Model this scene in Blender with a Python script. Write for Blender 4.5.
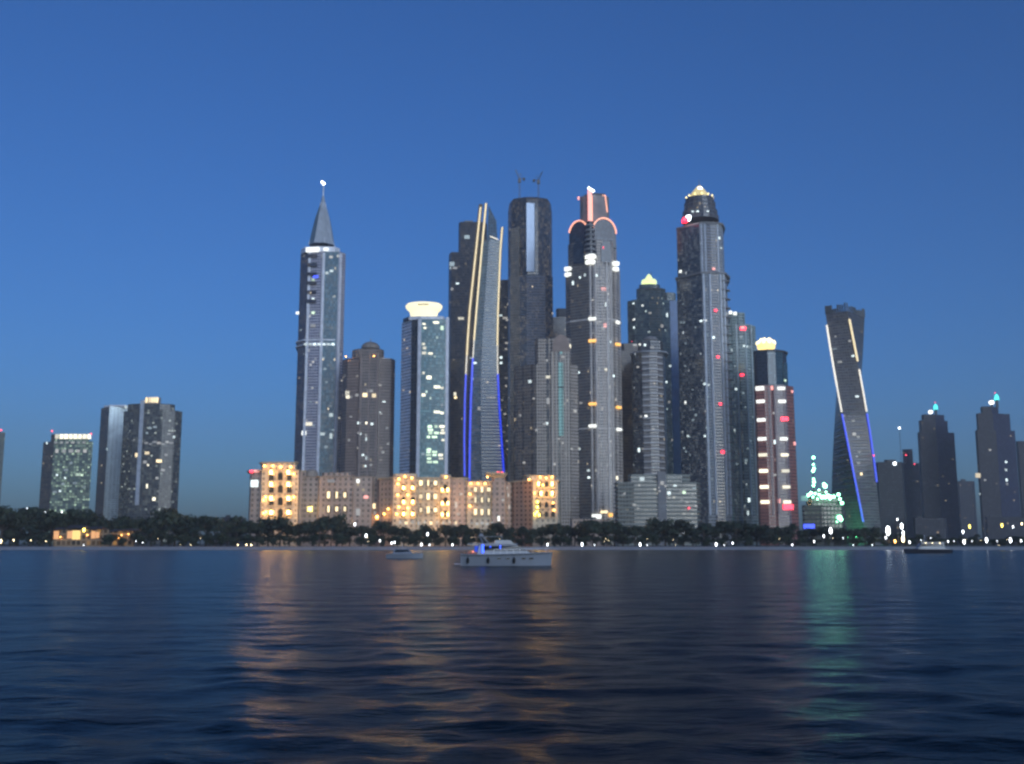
import bpy, math, random
import numpy as np
random.seed(7)
R = math.radians
for o in list(bpy.data.objects):
    bpy.data.objects.remove(o, do_unlink=True)
S = bpy.context.scene
COL = S.collection

# ------------------------------------------------------------------ camera, sky, afterglow, exposure
F = 1040.0                                  # focal length in pixels of the 1024 px frame
K = F / 869.0                               # all depths below were first paced out at 869 px; K stretches them together
EYE = 4.0                                   # eye height above the water, on a boat
PITCH = math.atan((543 - 382) / F)
cam = bpy.data.cameras.new('camera')
cam.sensor_width = 36.0
cam.lens = F / 1024 * 36.0
cam.clip_start = 0.5
cam.clip_end = 20000
cam.dof.use_dof = True                      # hand-held phone, focused too near
cam.dof.focus_distance = 9.0
cam.dof.aperture_fstop = 2.1
co = bpy.data.objects.new('camera', cam)
COL.objects.link(co)
co.location = (0, 0, EYE)
co.rotation_euler = (math.pi / 2 + PITCH, 0, 0)
S.camera = co

SUN_ELEV, SUN_AZ = R(9.5), R(156)           # afterglow behind the camera, to the right (from +Y, clockwise)
W = bpy.data.worlds.new('World'); S.world = W; W.use_nodes = True
nt = W.node_tree; nt.nodes.clear()
sky = nt.nodes.new('ShaderNodeTexSky'); sky.sky_type = 'NISHITA'
sky.sun_disc = False; sky.sun_elevation = SUN_ELEV; sky.sun_rotation = SUN_AZ
sky.air_density = 1.0; sky.dust_density = 1.7; sky.ozone_density = 6.0; sky.altitude = 0
tint = nt.nodes.new('ShaderNodeVectorMath'); tint.operation = 'MULTIPLY'
tint.inputs[1].default_value = (.97, 1.13, 1.43)    # the phone's cool white balance
bg = nt.nodes.new('ShaderNodeBackground'); bg.inputs['Strength'].default_value = 0.098
wo = nt.nodes.new('ShaderNodeOutputWorld')
nt.links.new(sky.outputs[0], tint.inputs[0]); nt.links.new(tint.outputs[0], bg.inputs['Color'])
nt.links.new(bg.outputs[0], wo.inputs[0])
sl = bpy.data.lights.new('sun', 'SUN'); sl.energy = 1.3; sl.angle = R(40); sl.color = (0.79, 0.9, 1.0)
so = bpy.data.objects.new('sun', sl); COL.objects.link(so)
so.rotation_euler = (math.pi / 2 - SUN_ELEV, 0, math.pi - SUN_AZ)
vs = S.view_settings
vs.view_transform = 'Standard'; vs.look = 'None'; vs.gamma = 1; vs.use_curve_mapping = False
vs.exposure = 0.0
S.render.engine = 'CYCLES'
S.cycles.use_denoising = True
S.cycles.max_bounces = 5; S.cycles.diffuse_bounces = 2; S.cycles.glossy_bounces = 3
S.cycles.transmission_bounces = 2; S.cycles.volume_bounces = 1
S.cycles.caustics_reflective = False; S.cycles.caustics_refractive = False
S.cycles.sample_clamp_indirect = 2.0; S.cycles.sample_clamp_direct = 6.0
S.cycles.filter_width = 1.8
S.cycles.use_light_tree = True

# ------------------------------------------------------------------ measuring: photo pixel at a known depth -> metres
CP, SP = math.cos(PITCH), math.sin(PITCH)
def ray(px, py):
    u, v = (px - 512) / F, (382 - py) / F
    return (u, CP - v * SP, SP + v * CP)
def at(px, py, d):
    r = ray(px, py); t = d / r[1]
    return (r[0] * t, d, EYE + r[2] * t)
def XX(px, py, d): return at(px, py, d)[0]
def ZZ(py, d): return at(512, py, d)[2]

# ------------------------------------------------------------------ helpers
class MB:
    def __init__(s): s.v = []; s.f = []; s.uv = []; s.m = []
    def face(s, pts, uv=None, m=0):
        i = len(s.v); s.v += [tuple(p) for p in pts]; s.f.append(list(range(i, i + len(pts))))
        s.uv.append(uv or [(p[0] + p[1], p[2]) for p in pts]); s.m.append(m)
    def loft(s, rings, mats=0, cap_m=None, bottom=False):
        """rings: list of (z, polygon) bottom to top, polygons counter-clockwise"""
        n = len(rings[0][1])
        P = [[(p[0], p[1], z) if len(p) == 2 else p for p in poly] for z, poly in rings]
        b = rings[0][1]; u = [0.0]
        for i in range(n):
            j = (i + 1) % n
            u.append(u[-1] + math.hypot(b[j][0] - b[i][0], b[j][1] - b[i][1]))
        for k in range(len(P) - 1):
            for i in range(n):
                j = (i + 1) % n
                m = mats if isinstance(mats, int) else mats[i % len(mats)]
                q = [P[k][i], P[k][j], P[k + 1][j], P[k + 1][i]]
                s.face(q, [(u[i], q[0][2]), (u[i + 1], q[1][2]), (u[i + 1], q[2][2]), (u[i], q[3][2])], m)
        cm = cap_m if cap_m is not None else (mats if isinstance(mats, int) else mats[0])
        s.face(P[-1], [(0.01, 0.01)] * n, cm)
        if bottom: s.face(P[0][::-1], [(0.01, 0.01)] * n, cm)
    def prism(s, poly, z0, z1, mats=0, cap_m=None, bottom=False):
        s.loft([(z0, poly), (z1, poly)], mats, cap_m, bottom)
    def box(s, x0, x1, y0, y1, z0, z1, m=0):
        s.prism([(x0, y0), (x1, y0), (x1, y1), (x0, y1)], z0, z1, m, bottom=True)
    def bar(s, p, q, w, m=0, n=4):
        p, q = np.array(p, float), np.array(q, float); d = q - p; d /= np.linalg.norm(d)
        a = np.cross(d, (0, 0, 1.0)); 
        if np.linalg.norm(a) < 1e-3: a = np.array((1.0, 0, 0))
        a /= np.linalg.norm(a); b = np.cross(d, a)
        w0, w1 = (w, w) if not isinstance(w, tuple) else w
        A = []; Bq = []
        for i in range(n):
            t = 2 * math.pi * (i + .5) / n
            o = a * math.cos(t) + b * math.sin(t)
            A.append(p + o * w0); Bq.append(q + o * w1)
        for i in range(n):
            j = (i + 1) % n
            s.face([A[j], A[i], Bq[i], Bq[j]], None, m)
        s.face(A, None, m); s.face(Bq[::-1], None, m)
    def ball(s, c, r, m=0, n=8, h=5, sz=1.0):
        rings = []
        for k in range(h + 1):
            t = -math.pi / 2 + math.pi * k / h
            rr = max(r * math.cos(t), 0.001)
            rings.append((c[2] + sz * r * math.sin(t), [(c[0] + rr * math.cos(2 * math.pi * i / n), c[1] + rr * math.sin(2 * math.pi * i / n)) for i in range(n)]))
        s.loft(rings, m)
    def mesh(s, name, mats):
        me = bpy.data.meshes.new(name); me.from_pydata(s.v, [], s.f)
        for m in mats: me.materials.append(m)
        ul = me.uv_layers.new(name='UVMap')
        ul.data.foreach_set('uv', [c for f in s.uv for t in f for c in t])
        me.polygons.foreach_set('material_index', s.m); me.update()
        return me
    def build(s, name, mats, parent=None):
        if not isinstance(mats, (list, tuple)): mats = [mats]
        o = bpy.data.objects.new(name, s.mesh(name, mats)); COL.objects.link(o)
        if parent: o.parent = parent
        return o

def thing(name, label, cat, loc, group=None, rz=0):
    o = bpy.data.objects.new(name, None); COL.objects.link(o)
    o.location = loc; o.rotation_euler[2] = rz; o['label'] = label; o['category'] = cat
    if group: o['group'] = group
    o.empty_display_size = 5
    return o
def tag(o, label, cat, group=None):
    o['label'] = label; o['category'] = cat
    if group: o['group'] = group
def copy_thing(src, kids, loc, rz, sc, label, group):
    c = src.copy(); COL.objects.link(c); c.location = loc; c.rotation_euler = (0, 0, rz); c.scale = sc
    c['label'] = label; c['group'] = group
    for k in kids:
        d = k.copy(); COL.objects.link(d); d.parent = c
    return c

# ------------------------------------------------------------------ materials
def mat(name, col, rough=0.7, metal=0.0, spec=0.5, var=0.15, scale=0.15):
    m = bpy.data.materials.new(name); m.use_nodes = True; n = m.node_tree; b = n.nodes['Principled BSDF']
    b.inputs['Roughness'].default_value = rough; b.inputs['Metallic'].default_value = metal
    b.inputs['Specular IOR Level'].default_value = spec
    tc = n.nodes.new('ShaderNodeTexCoord'); no = n.nodes.new('ShaderNodeTexNoise'); no.inputs['Scale'].default_value = scale
    no.inputs['Detail'].default_value = 5
    mr = n.nodes.new('ShaderNodeMapRange'); mr.inputs[3].default_value = 1 - var; mr.inputs[4].default_value = 1 + var
    mr.inputs[1].default_value = .3; mr.inputs[2].default_value = .7
    mx = n.nodes.new('ShaderNodeVectorMath'); mx.operation = 'SCALE'; mx.inputs[0].default_value = col
    n.links.new(tc.outputs['Object'], no.inputs['Vector']); n.links.new(no.outputs['Fac'], mr.inputs[0])
    n.links.new(mr.outputs[0], mx.inputs['Scale']); n.links.new(mx.outputs[0], b.inputs['Base Color'])
    return m
GLOW = .9                                  # lamps against this exposure
def emit(name, col, st, vary=False):
    vary = vary or 'lit window' in name or 'dim' in name
    m = bpy.data.materials.new(name); m.use_nodes = True; n = m.node_tree; b = n.nodes['Principled BSDF']
    b.inputs['Base Color'].default_value = (0.3, 0.3, 0.3, 1)
    b.inputs['Emission Color'].default_value = (*col, 1); b.inputs['Emission Strength'].default_value = st * GLOW
    if vary:                                   # no two rooms are lit alike
        oi = n.nodes.new('ShaderNodeObjectInfo'); mr = n.nodes.new('ShaderNodeMapRange'); mr.inputs[3].default_value = st * GLOW * .35; mr.inputs[4].default_value = st * GLOW * 1.25
        n.links.new(oi.outputs['Random'], mr.inputs[0]); n.links.new(mr.outputs[0], b.inputs['Emission Strength'])
    return m

def facade(name, wall, glass, fh=3.6, bw=3.2, pier=0.3, spandrel=0.35, lit=0.02, litcol=(1, .8, .5), litst=0.6,
           groove=0.0, grough=0.12, wrough=0.75, amb=.10, metal=0.0):
    """wall with a grid of windows: storeys fh metres, bays bw metres, measured along the wall"""
    m = bpy.data.materials.new(name); m.use_nodes = True; n = m.node_tree; L = n.links.new; b = n.nodes['Principled BSDF']
    def M(op, a, bb=None, c=None):
        k = n.nodes.new('ShaderNodeMath'); k.operation = op
        for i, x in enumerate((a, bb, c)):
            if x is None: continue
            if isinstance(x, (int, float)): k.inputs[i].default_value = x
            else: L(x, k.inputs[i])
        return k.outputs[0]
    uv = n.nodes.new('ShaderNodeUVMap'); uv.uv_map = 'UVMap'
    sp = n.nodes.new('ShaderNodeSeparateXYZ'); L(uv.outputs[0], sp.inputs[0])
    u = M('DIVIDE', sp.outputs[0], bw); v = M('DIVIDE', sp.outputs[1], fh)
    gu = M('GREATER_THAN', M('FRACT', u), pier); gv = M('GREATER_THAN', M('FRACT', v), spandrel)
    g = M('MULTIPLY', gu, gv)
    if groove:                                        # a recessed dark strip every few bays
        g = M('MAXIMUM', g, M('LESS_THAN', M('FRACT', M('DIVIDE', sp.outputs[0], groove)), 0.16))
    cb = n.nodes.new('ShaderNodeCombineXYZ'); L(M('FLOOR', u), cb.inputs[0]); L(M('FLOOR', v), cb.inputs[1])
    oi = n.nodes.new('ShaderNodeObjectInfo'); L(oi.outputs['Random'], cb.inputs[2])
    wn = n.nodes.new('ShaderNodeTexWhiteNoise'); wn.noise_dimensions = '3D'; L(cb.outputs[0], wn.inputs['Vector'])
    sc = n.nodes.new('ShaderNodeSeparateColor'); L(wn.outputs['Color'], sc.inputs[0])
    # glass: clean, with blinds drawn behind some of it
    blind = M('LESS_THAN', sc.outputs[1], 0.25)
    gc = n.nodes.new('ShaderNodeMix'); gc.data_type = 'RGBA'; gc.inputs['A'].default_value = (*glass, 1)
    gc.inputs['B'].default_value = (min(1, glass[0] * 1.6 + .02), min(1, glass[1] * 1.6 + .02), min(1, glass[2] * 1.5 + .02), 1); L(blind, gc.inputs['Factor'])
    no = n.nodes.new('ShaderNodeTexNoise'); no.inputs['Scale'].default_value = .07; no.inputs['Detail'].default_value = 6
    L(uv.outputs[0], no.inputs['Vector'])
    wv = n.nodes.new('ShaderNodeVectorMath'); wv.operation = 'SCALE'; wv.inputs[0].default_value = wall
    L(M('MULTIPLY_ADD', no.outputs['Fac'], 0.7, 0.65), wv.inputs['Scale'])
    mx = n.nodes.new('ShaderNodeMix'); mx.data_type = 'RGBA'; L(g, mx.inputs['Factor']); L(wv.outputs[0], mx.inputs['A']); L(gc.outputs['Result'], mx.inputs['B'])
    L(mx.outputs['Result'], b.inputs['Base Color'])
    L(M('MULTIPLY_ADD', g, grough - wrough, wrough), b.inputs['Roughness'])
    b.inputs['IOR'].default_value = 1.5; b.inputs['Metallic'].default_value = metal
    L(M('MULTIPLY_ADD', g, 0.35, 0.45), b.inputs['Specular IOR Level'])
    # rooms with the light on
    on = M('MULTIPLY', M('LESS_THAN', sc.outputs[0], lit * .45), g)
    b.inputs['Emission Color'].default_value = (*litcol, 1)
    wn2 = n.nodes.new('ShaderNodeTexWhiteNoise'); wn2.noise_dimensions = '4D'; L(cb.outputs[0], wn2.inputs['Vector']); wn2.inputs['W'].default_value = 3.7
    half = M('MULTIPLY', M('MULTIPLY', M('POWER', wn2.outputs['Value'], 2.5), g), amb * GLOW * min(1, litst * 2) * (1 if lit > 0 else 0))     # rooms lit from a lamp further in
    L(M('ADD', half, M('MULTIPLY', on, M('MULTIPLY_ADD', sc.outputs[2], litst * GLOW * 1.6, litst * GLOW * .2))), b.inputs['Emission Strength'])
    bp = n.nodes.new('ShaderNodeBump'); bp.inputs['Distance'].default_value = 0.4; bp.inputs['Strength'].default_value = .6; bp.invert = True
    L(g, bp.inputs['Height']); L(bp.outputs[0], b.inputs['Normal'])
    return m

STONE = mat('pale stone', (.66, .61, .57)); CONC = mat('grey concrete', (.22, .22, .23)); DARKC = mat('dark concrete', (.07, .075, .085))
ALU = mat('pale aluminium panel', (.78, .8, .86), .5, .05); SAND = mat('sand render', (.58, .45, .3), .85); ROOF = mat('roof felt', (.08, .08, .085), .9)
TERRA = mat('terracotta render', (.34, .2, .13), .85); GLASSD = mat('dark glass', (.02, .03, .045), .08, 0, .8, .3)
STEEL = mat('painted steel', (.12, .12, .13), .5, .4); TEALG = mat('teal glass', (.05, .16, .17), .1, 0, .8, .2)
WHITEP = mat('white gelcoat', (.24, .265, .31), .25, 0, .5, .05, .5); DARKW = mat('smoked window', (.01, .012, .016), .05)
RUBBER = mat('black rubber', (.02, .02, .02), .8)
E = {
    'white': emit('white lamp', (.86, .95, 1.0), 9), 'cool': emit('cool lit window', (.8, .95, .95), 1.7),
    'warm': emit('warm lit window', (1, .78, .42), 1.8), 'cream': emit('cream lit window', (1, .92, .68), 1.9),
    'dim': emit('dim lit window', (.9, .85, .75), .42), 'dimcool': emit('dim cool window', (.65, .85, .9), .36),
    'green': emit('greenish lit window', (.75, 1, .68), 1.6), 'gold': emit('golden crown light', (1, .72, .22), 1.7),
    'amber': emit('amber lamp', (1, .48, .11), 75), 'orange': emit('orange lit slab', (1, .5, .06), 1.8),
    'lantern': emit('warm wall lantern', (1, .56, .18), 130), 'red': emit('red beacon', (1, .06, .1), 4),
    'pink': emit('pink light line', (1, .36, .3), 1.7), 'peach': emit('peach light line', (1, .4, .24), 2.0),
    'redsign': emit('red lit sign', (1, .014, .045), 4.5), 'blade': emit('cream light line', (1, .8, .42), 1.25), 'bladew': emit('white light line', (1, .93, .78), 1.3),
    'blue': emit('blue light line', (.004, .035, 1), 1.2), 'aqua': emit('turquoise lit glass', (.12, .55, .55), .42), 'mint': emit('mint lamp', (.3, 1, .56), 15),
    'cyan': emit('cyan beacon', (.05, .9, .85), 2.0), 'boatblue': emit('blue deck light', (.01, .07, 1), 5), 'yellow': emit('yellow lamp', (1, .75, .12), 8),
    'crown': emit('cream lit crown', (1, .9, .56), 1.45), 'whitew': emit('white lit panel', (.95, .98, .92), 1.6), 'bluesign': emit('blue lit sign', (.01, .05, 1), 2),
    'street': emit('white street lamp', (.9, .95, 1), 10), 'streetw': emit('warm street lamp', (1, .8, .45), 9), 'flood': emit('white floodlight', (.9, .96, 1), 14),
}

# ------------------------------------------------------------------ the setting: water, beach, land, haze
def water_mesh():
    rng = np.random.default_rng(3)
    na, nr = 620, 520
    ang = np.linspace(R(-62), R(62), na)
    r = np.concatenate([[2.0], 5.0 * (900 / 5.0) ** np.linspace(0, 1, nr)])
    A, Rr = np.meshgrid(ang, r)
    X = Rr * np.sin(A); Y = Rr * np.cos(A) - 1.0
    Z = np.zeros_like(X); cell = np.maximum(Rr * (R(124) / na), Rr * math.log(180) / nr)
    for k in range(60):
        lam = 0.45 * (6.5 / 0.45) ** rng.random()
        th = math.radians(rng.normal(84, 30)); a = 0.0056 * lam ** 0.75 * rng.uniform(.5, 1.2)
        ph = rng.uniform(0, 7)
        kx, ky = math.cos(th) * 2 * math.pi / lam, math.sin(th) * 2 * math.pi / lam
        fade = np.clip((lam / cell - 2.5) / 3.0, 0, 1)
        s = np.sin(kx * X + ky * Y + ph + 0.6 * np.sin(0.13 * X * ky + ph * 2))
        Z += a * fade * (1.7 * np.exp(1.1 * (s - 1)) - .75)
    mb = np.stack([X, Y, Z], -1).reshape(-1, 3)
    n = len(r); i = np.arange((n - 1) * na).reshape(n - 1, na)[:, :-1].ravel()
    faces = np.stack([i, i + na, i + na + 1, i + 1], 1)[:, ::-1]
    # quiet water all round, a little lower, so the sheet goes on outside the picture
    me = bpy.data.meshes.new('water'); me.from_pydata(mb.tolist(), [], faces.tolist())
    me.polygons.foreach_set('use_smooth', [True] * len(me.polygons)); me.update()
    return me
def water_mat():
    m = bpy.data.materials.new('sea water'); m.use_nodes = True; n = m.node_tree; L = n.links.new; b = n.nodes['Principled BSDF']
    b.inputs['Base Color'].default_value = (.0015, .006, .010, 1); b.inputs['Roughness'].default_value = .24; b.inputs['IOR'].default_value = 1.333; b.inputs['Specular IOR Level'].default_value = .12
    tc = n.nodes.new('ShaderNodeTexCoord')
    mp = n.nodes.new('ShaderNodeMapping'); mp.inputs['Scale'].default_value = (.55, 1.2, 1); L(tc.outputs['Object'], mp.inputs['Vector'])
    n1 = n.nodes.new('ShaderNodeTexNoise'); n1.inputs['Scale'].default_value = 1.6; n1.inputs['Detail'].default_value = 6; n1.inputs['Roughness'].default_value = .6
    n2 = n.nodes.new('ShaderNodeTexNoise'); n2.inputs['Scale'].default_value = .16; n2.inputs['Detail'].default_value = 3
    L(mp.outputs[0], n1.inputs['Vector']); L(mp.outputs[0], n2.inputs['Vector'])
    b1 = n.nodes.new('ShaderNodeBump'); b1.inputs['Strength'].default_value = 1; b1.inputs['Distance'].default_value = .13
    b2 = n.nodes.new('ShaderNodeBump'); b2.inputs['Strength'].default_value = 1; b2.inputs['Distance'].default_value = .8
    L(n1.outputs['Fac'], b1.inputs['Height']); L(n2.outputs['Fac'], b2.inputs['Height']); L(b2.outputs[0], b1.inputs['Normal'])
    L(b1.outputs[0], b.inputs['Normal'])
    return m
WM = water_mat()
wme = water_mesh(); wme.materials.append(WM)
w = bpy.data.objects.new('water', wme); COL.objects.link(w); w['kind'] = 'structure'
q = MB(); q.face([(-4200, -90, -.9), (4200, -90, -.9), (4200, 700, -.9), (-4200, 700, -.9)])
o = q.build('sea', WM); o['kind'] = 'structure'

SHORE = 505.0 * K; GL = 560 * K
q = MB()
def shoreline(x): return SHORE + 6 * math.sin(x / 90) + 3 * math.sin(x / 23 + 1)
xs = list(range(-1500, 1501, 20))
for a, b in zip(xs[:-1], xs[1:]):
    ya, yb = shoreline(a), shoreline(b)
    q.face([(a, ya - 8, -1.0), (b, yb - 8, -1.0), (b, yb + 10, .8), (a, ya + 10, .8)])
    q.face([(a, ya + 10, .8), (b, yb + 10, .8), (b, GL + 2, 1.7), (a, GL + 2, 1.7)])
o = q.build('beach', mat('pale sand', (.5, .46, .4), .9, var=.2, scale=.3)); o['kind'] = 'structure'
q = MB()
q.face([(-4200, GL, 1.5), (4200, GL, 1.5), (4200, 4300, 1.55), (-4200, 4300, 1.55)])
for sx in (-1, 1):
    q.face([(sx * 1500, SHORE - 8, -1.2), (sx * 4200, SHORE - 8, -1.2), (sx * 4200, GL, 1.5), (sx * 1500, GL, 1.5)][::sx])
o = q.build('ground', mat('dark planted ground', (.05, .055, .04), .95, var=.4, scale=.05)); o['kind'] = 'structure'

b_ = bpy.data.meshes.new('haze')
hx, hy0, hy1, hz0, hz1 = 4300, -110, 4400, -4, 470
b_.from_pydata([(x, y, z) for z in (hz0, hz1) for x, y in ((-hx, hy0), (hx, hy0), (hx, hy1), (-hx, hy1))], [], [(3, 2, 1, 0), (4, 5, 6, 7), (0, 1, 5, 4), (1, 2, 6, 5), (2, 3, 7, 6), (3, 0, 4, 7)])
o = bpy.data.objects.new('haze', b_); COL.objects.link(o); o['kind'] = 'stuff'
hm = bpy.data.materials.new('evening haze'); hm.use_nodes = True; hm.node_tree.nodes.clear()
pv = hm.node_tree.nodes.new('ShaderNodeVolumePrincipled'); pv.inputs['Color'].default_value = (.9, .86, .85, 1); pv.inputs['Density'].default_value = 1.0e-4; pv.inputs['Anisotropy'].default_value = .0
ho = hm.node_tree.nodes.new('ShaderNodeOutputMaterial'); hm.node_tree.links.new(pv.outputs[0], ho.inputs['Volume']); b_.materials.append(hm)

# ------------------------------------------------------------------ buildings
UNIT = {}
def unit(key):
    if key not in UNIT:
        b = MB(); b.box(-.5, .5, -.5, .5, -.5, .5); UNIT[key] = b.mesh('lit_window', [E[key]])
    return UNIT[key]

RV = random.Random(77)
class Bld:
    """a building standing at depth d; shapes are measured in the photo and turned into metres at that depth"""
    def __init__(s, name, label, cat, d, px, group=None):
        d = d * K; s.d = d; s.x0 = XX(px, 530, d)
        s.t = thing(name, label, cat, (s.x0, d, 1.5), group); s.fronts = []
    def pt(s, px, py, dd=0): p = at(px, py, s.d + dd); return (p[0] - s.x0, dd)
    def z(s, py, dd=0): return ZZ(py, s.d + dd) - 1.5
    def poly(s, py, front, back=None):
        """front: (px, metres behind the front line) left to right; the back is closed behind it"""
        f = [s.pt(px, py, dd) for px, dd in front]
        m = max(p[1] for p in f); w = f[-1][0] - f[0][0]
        bd = m + (back if back is not None else max(8, .55 * w))
        kr, kl = (s.d + bd) / (s.d + f[-1][1]), (s.d + bd) / (s.d + f[0][1])      # flanks run back along the street grid, away from the shore
        return f + [((f[-1][0] + s.x0) * kr - s.x0 - .04 * w, bd), ((f[0][0] + s.x0) * kl - s.x0 + .04 * w, bd)]
    def mass(s, name, py, front, pytop, mats, mids, pybot=None, back=None, cap=None, keep=True):
        p = s.poly(py, front, back); b = MB()
        ids = list(mids) + [mids[-1]] + [mids[-1]] + [mids[0]]
        ids = (list(mids) + [mids[-1], mids[0], mids[0]])[:len(p)]
        z0 = 0 if pybot is None else s.z(pybot)
        b.prism(p, z0, s.z(pytop), ids, cap_m=cap if cap is not None else 0, bottom=pybot is not None)
        o = b.build(name, mats, s.t)
        if keep: s.fronts.append((p[:len(front)], z0, s.z(pytop)))
        return o
    def slabs(s, name, py, front, pytop, pybot, step, m, out=.7, th=.9, back=None):
        p = s.poly(py, front, back); cx = sum(a[0] for a in p) / len(p); cy = sum(a[1] for a in p) / len(p)
        big = []
        for x, y in p:
            L = math.hypot(x - cx, y - cy); big.append((x + (x - cx) / L * out * 1.3, y + (y - cy) / L * out * 1.3))
        b = MB(); z = s.z(pybot)
        while z < s.z(pytop): b.prism(big, z, z + th, 0, bottom=True); z += step
        return b.build(name, m, s.t)
    def hit(s, px, py):
        r = ray(px, py); best = None
        for f, z0, z1 in s.fronts:
            for (ax, ay), (bx, by) in zip(f[:-1], f[1:]):
                ax_, ay_, bx_, by_ = ax + s.x0, ay + s.d, bx + s.x0, by + s.d
                ex, ey = bx_ - ax_, by_ - ay_
                den = r[0] * ey - r[1] * ex
                if abs(den) < 1e-9: continue
                t = (ax_ * ey - ay_ * ex) / den
                k = (r[0] * t - ax_) / ex if abs(ex) > abs(ey) else (r[1] * t - ay_) / ey
                z = EYE + r[2] * t - 1.5
                if -.02 <= k <= 1.02 and z0 - 1 <= z <= z1 + 1 and (best is None or t < best[0]):
                    best = (t, math.atan2(ey, ex), z)
        if best is None:
            t = s.d / r[1]; best = (t, 0, EYE + r[2] * t - 1.5)
        t, a, z = best
        return (r[0] * t - s.x0, r[1] * t - s.d, z), a
    def lit(s, pts, key='cream', w=3.2, h=2.6, name='lit_window', out=.25, dep=.5):
        for p in pts:
            px, py = p[0], p[1]; k = p[2] if len(p) > 2 else key
            ww = p[3] if len(p) > 3 else w; hh = p[4] if len(p) > 4 else h
            c, a = s.hit(px, py)
            o = bpy.data.objects.new(name, unit(k)); COL.objects.link(o); o.parent = s.t
            o.location = (c[0] + math.sin(a) * out, c[1] - math.cos(a) * out, c[2]); o.rotation_euler[2] = a
            if name == 'lit_window': ww *= RV.uniform(.65, 1.2); hh *= RV.uniform(.7, 1.1)
            o.scale = (ww, dep, hh)
    def pier(s, name, pxs, py, pytop, pybot, w, m, dep=1.2):
        b = MB()
        for px in pxs:
            c, a = s.hit(px, py); ca, sa = math.cos(a), math.sin(a)
            def L(u, v): return (c[0] + u * ca - v * sa, c[1] + u * sa + v * ca)
            b.prism([L(-w / 2, -dep), L(w / 2, -dep), L(w / 2, .3), L(-w / 2, .3)], max(0, s.z(pybot)), s.z(pytop), 0, bottom=True)
        return b.build(name, m, s.t)
    def beacon(s, pts, key='red', r=1.2, name='roof_beacon', dd=2):
        for px, py in pts:
            p = at(px, py, s.d + dd); b = MB(); b.ball((p[0] - s.x0, dd, p[2] - 1.5), r)
            b.bar((p[0] - s.x0, dd, p[2] - 1.5 - r), (p[0] - s.x0, dd, p[2] - 1.5 - 3 * r), .25, 1)
            b.build(name, [E[key], STEEL], s.t)

def scatter(n, x0, x1, y0, y1, key, seed, w=2.6, h=2.2):
    g = random.Random(seed)
    return [(g.uniform(x0, x1), g.uniform(y0, y1), key, w, h) for _ in range(max(1, int(n * .55)))]

# 1 tower cut by the left edge of the picture
B = Bld('skyscraper', 'narrow grey tower with a red beacon, cut by the left edge of the photo', 'skyscraper', 1600, -8)
fm = facade('grey office facade', (.16, .18, .17), (.03, .05, .055), lit=.05, litcol=(.8, 1, .7))
B.mass('tower_body', 470, [(-22, 6), (-14, 0), (2.5, 6)], 432, [fm, ROOF], [0, 0], cap=1)
B.beacon([(1, 430)], r=1.8)
# 2 squat office block with a lit crown
B = Bld('office_block', 'squat glass office block with a wide lit crown, left of the pale slab tower', 'office block', 1300, 67)
fm = facade('greenish office glass', (.14, .16, .15), (.05, .1, .095), fh=4, bw=4, lit=.35, litcol=(.72, 1, .68), litst=.4, amb=.5)
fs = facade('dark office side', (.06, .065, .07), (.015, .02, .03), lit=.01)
P = [(41, 22), (52, 0), (91, 5)]
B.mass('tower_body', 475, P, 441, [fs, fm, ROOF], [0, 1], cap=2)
B.mass('crown', 438, [(51, 6), (55, 2), (89.5, 5)], 434, [fs, fm, ROOF], [0, 1], pybot=441, cap=2)
B.lit([(57 + 4.6 * i, 436.5, 'cream', 5.4, 7) for i in range(8)], name='crown_light')
B.lit([(56 + 5.6 * i, 442.5, 'dim', 5, 2.5) for i in range(6)], name='lit_window')
B.lit([(57 + 7 * i, 451, 'dim', 7, 5) for i in range(5)])
B.lit([(78, 474.5, 'green', 7, 5), (82, 475, 'green', 5, 4), (65, 478, 'cool', 3, 3), (57, 475, 'cool', 3, 3), (60, 491, 'cool', 5, 3), (55, 492, 'dimcool', 5, 3),
       (71, 463, 'dimcool', 4, 3), (66, 470, 'dimcool', 9, 3), (75, 483, 'dimcool', 8, 3), (84, 487, 'dimcool', 5, 3), (63, 484, 'dimcool', 5, 3), (47, 443, 'cool', 3, 4), (52, 456, 'dim', 2, 3)])
B.beacon([(52, 431), (91, 434)], r=1.3)
# 3 pale slab tower
B = Bld('skyscraper', 'slim slab tower with a plain pale front, left of the dark round-shouldered tower', 'skyscraper', 1420, 112)
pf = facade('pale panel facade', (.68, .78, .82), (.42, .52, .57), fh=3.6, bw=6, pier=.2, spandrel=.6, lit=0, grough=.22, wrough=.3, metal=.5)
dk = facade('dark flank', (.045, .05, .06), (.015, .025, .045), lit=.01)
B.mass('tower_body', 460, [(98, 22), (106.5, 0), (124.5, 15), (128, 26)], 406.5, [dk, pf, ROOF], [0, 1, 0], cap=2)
B.mass('roof_plant', 404, [(104, 14), (110, 4), (126, 4), (128, 12)], 404.5, [ALU], [0], pybot=406.5)
B.lit([(126, 407, 'cool', 4, 5), (125, 437, 'warm', 5, 5), (107, 449, 'dimcool', 3, 5)])
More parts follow.
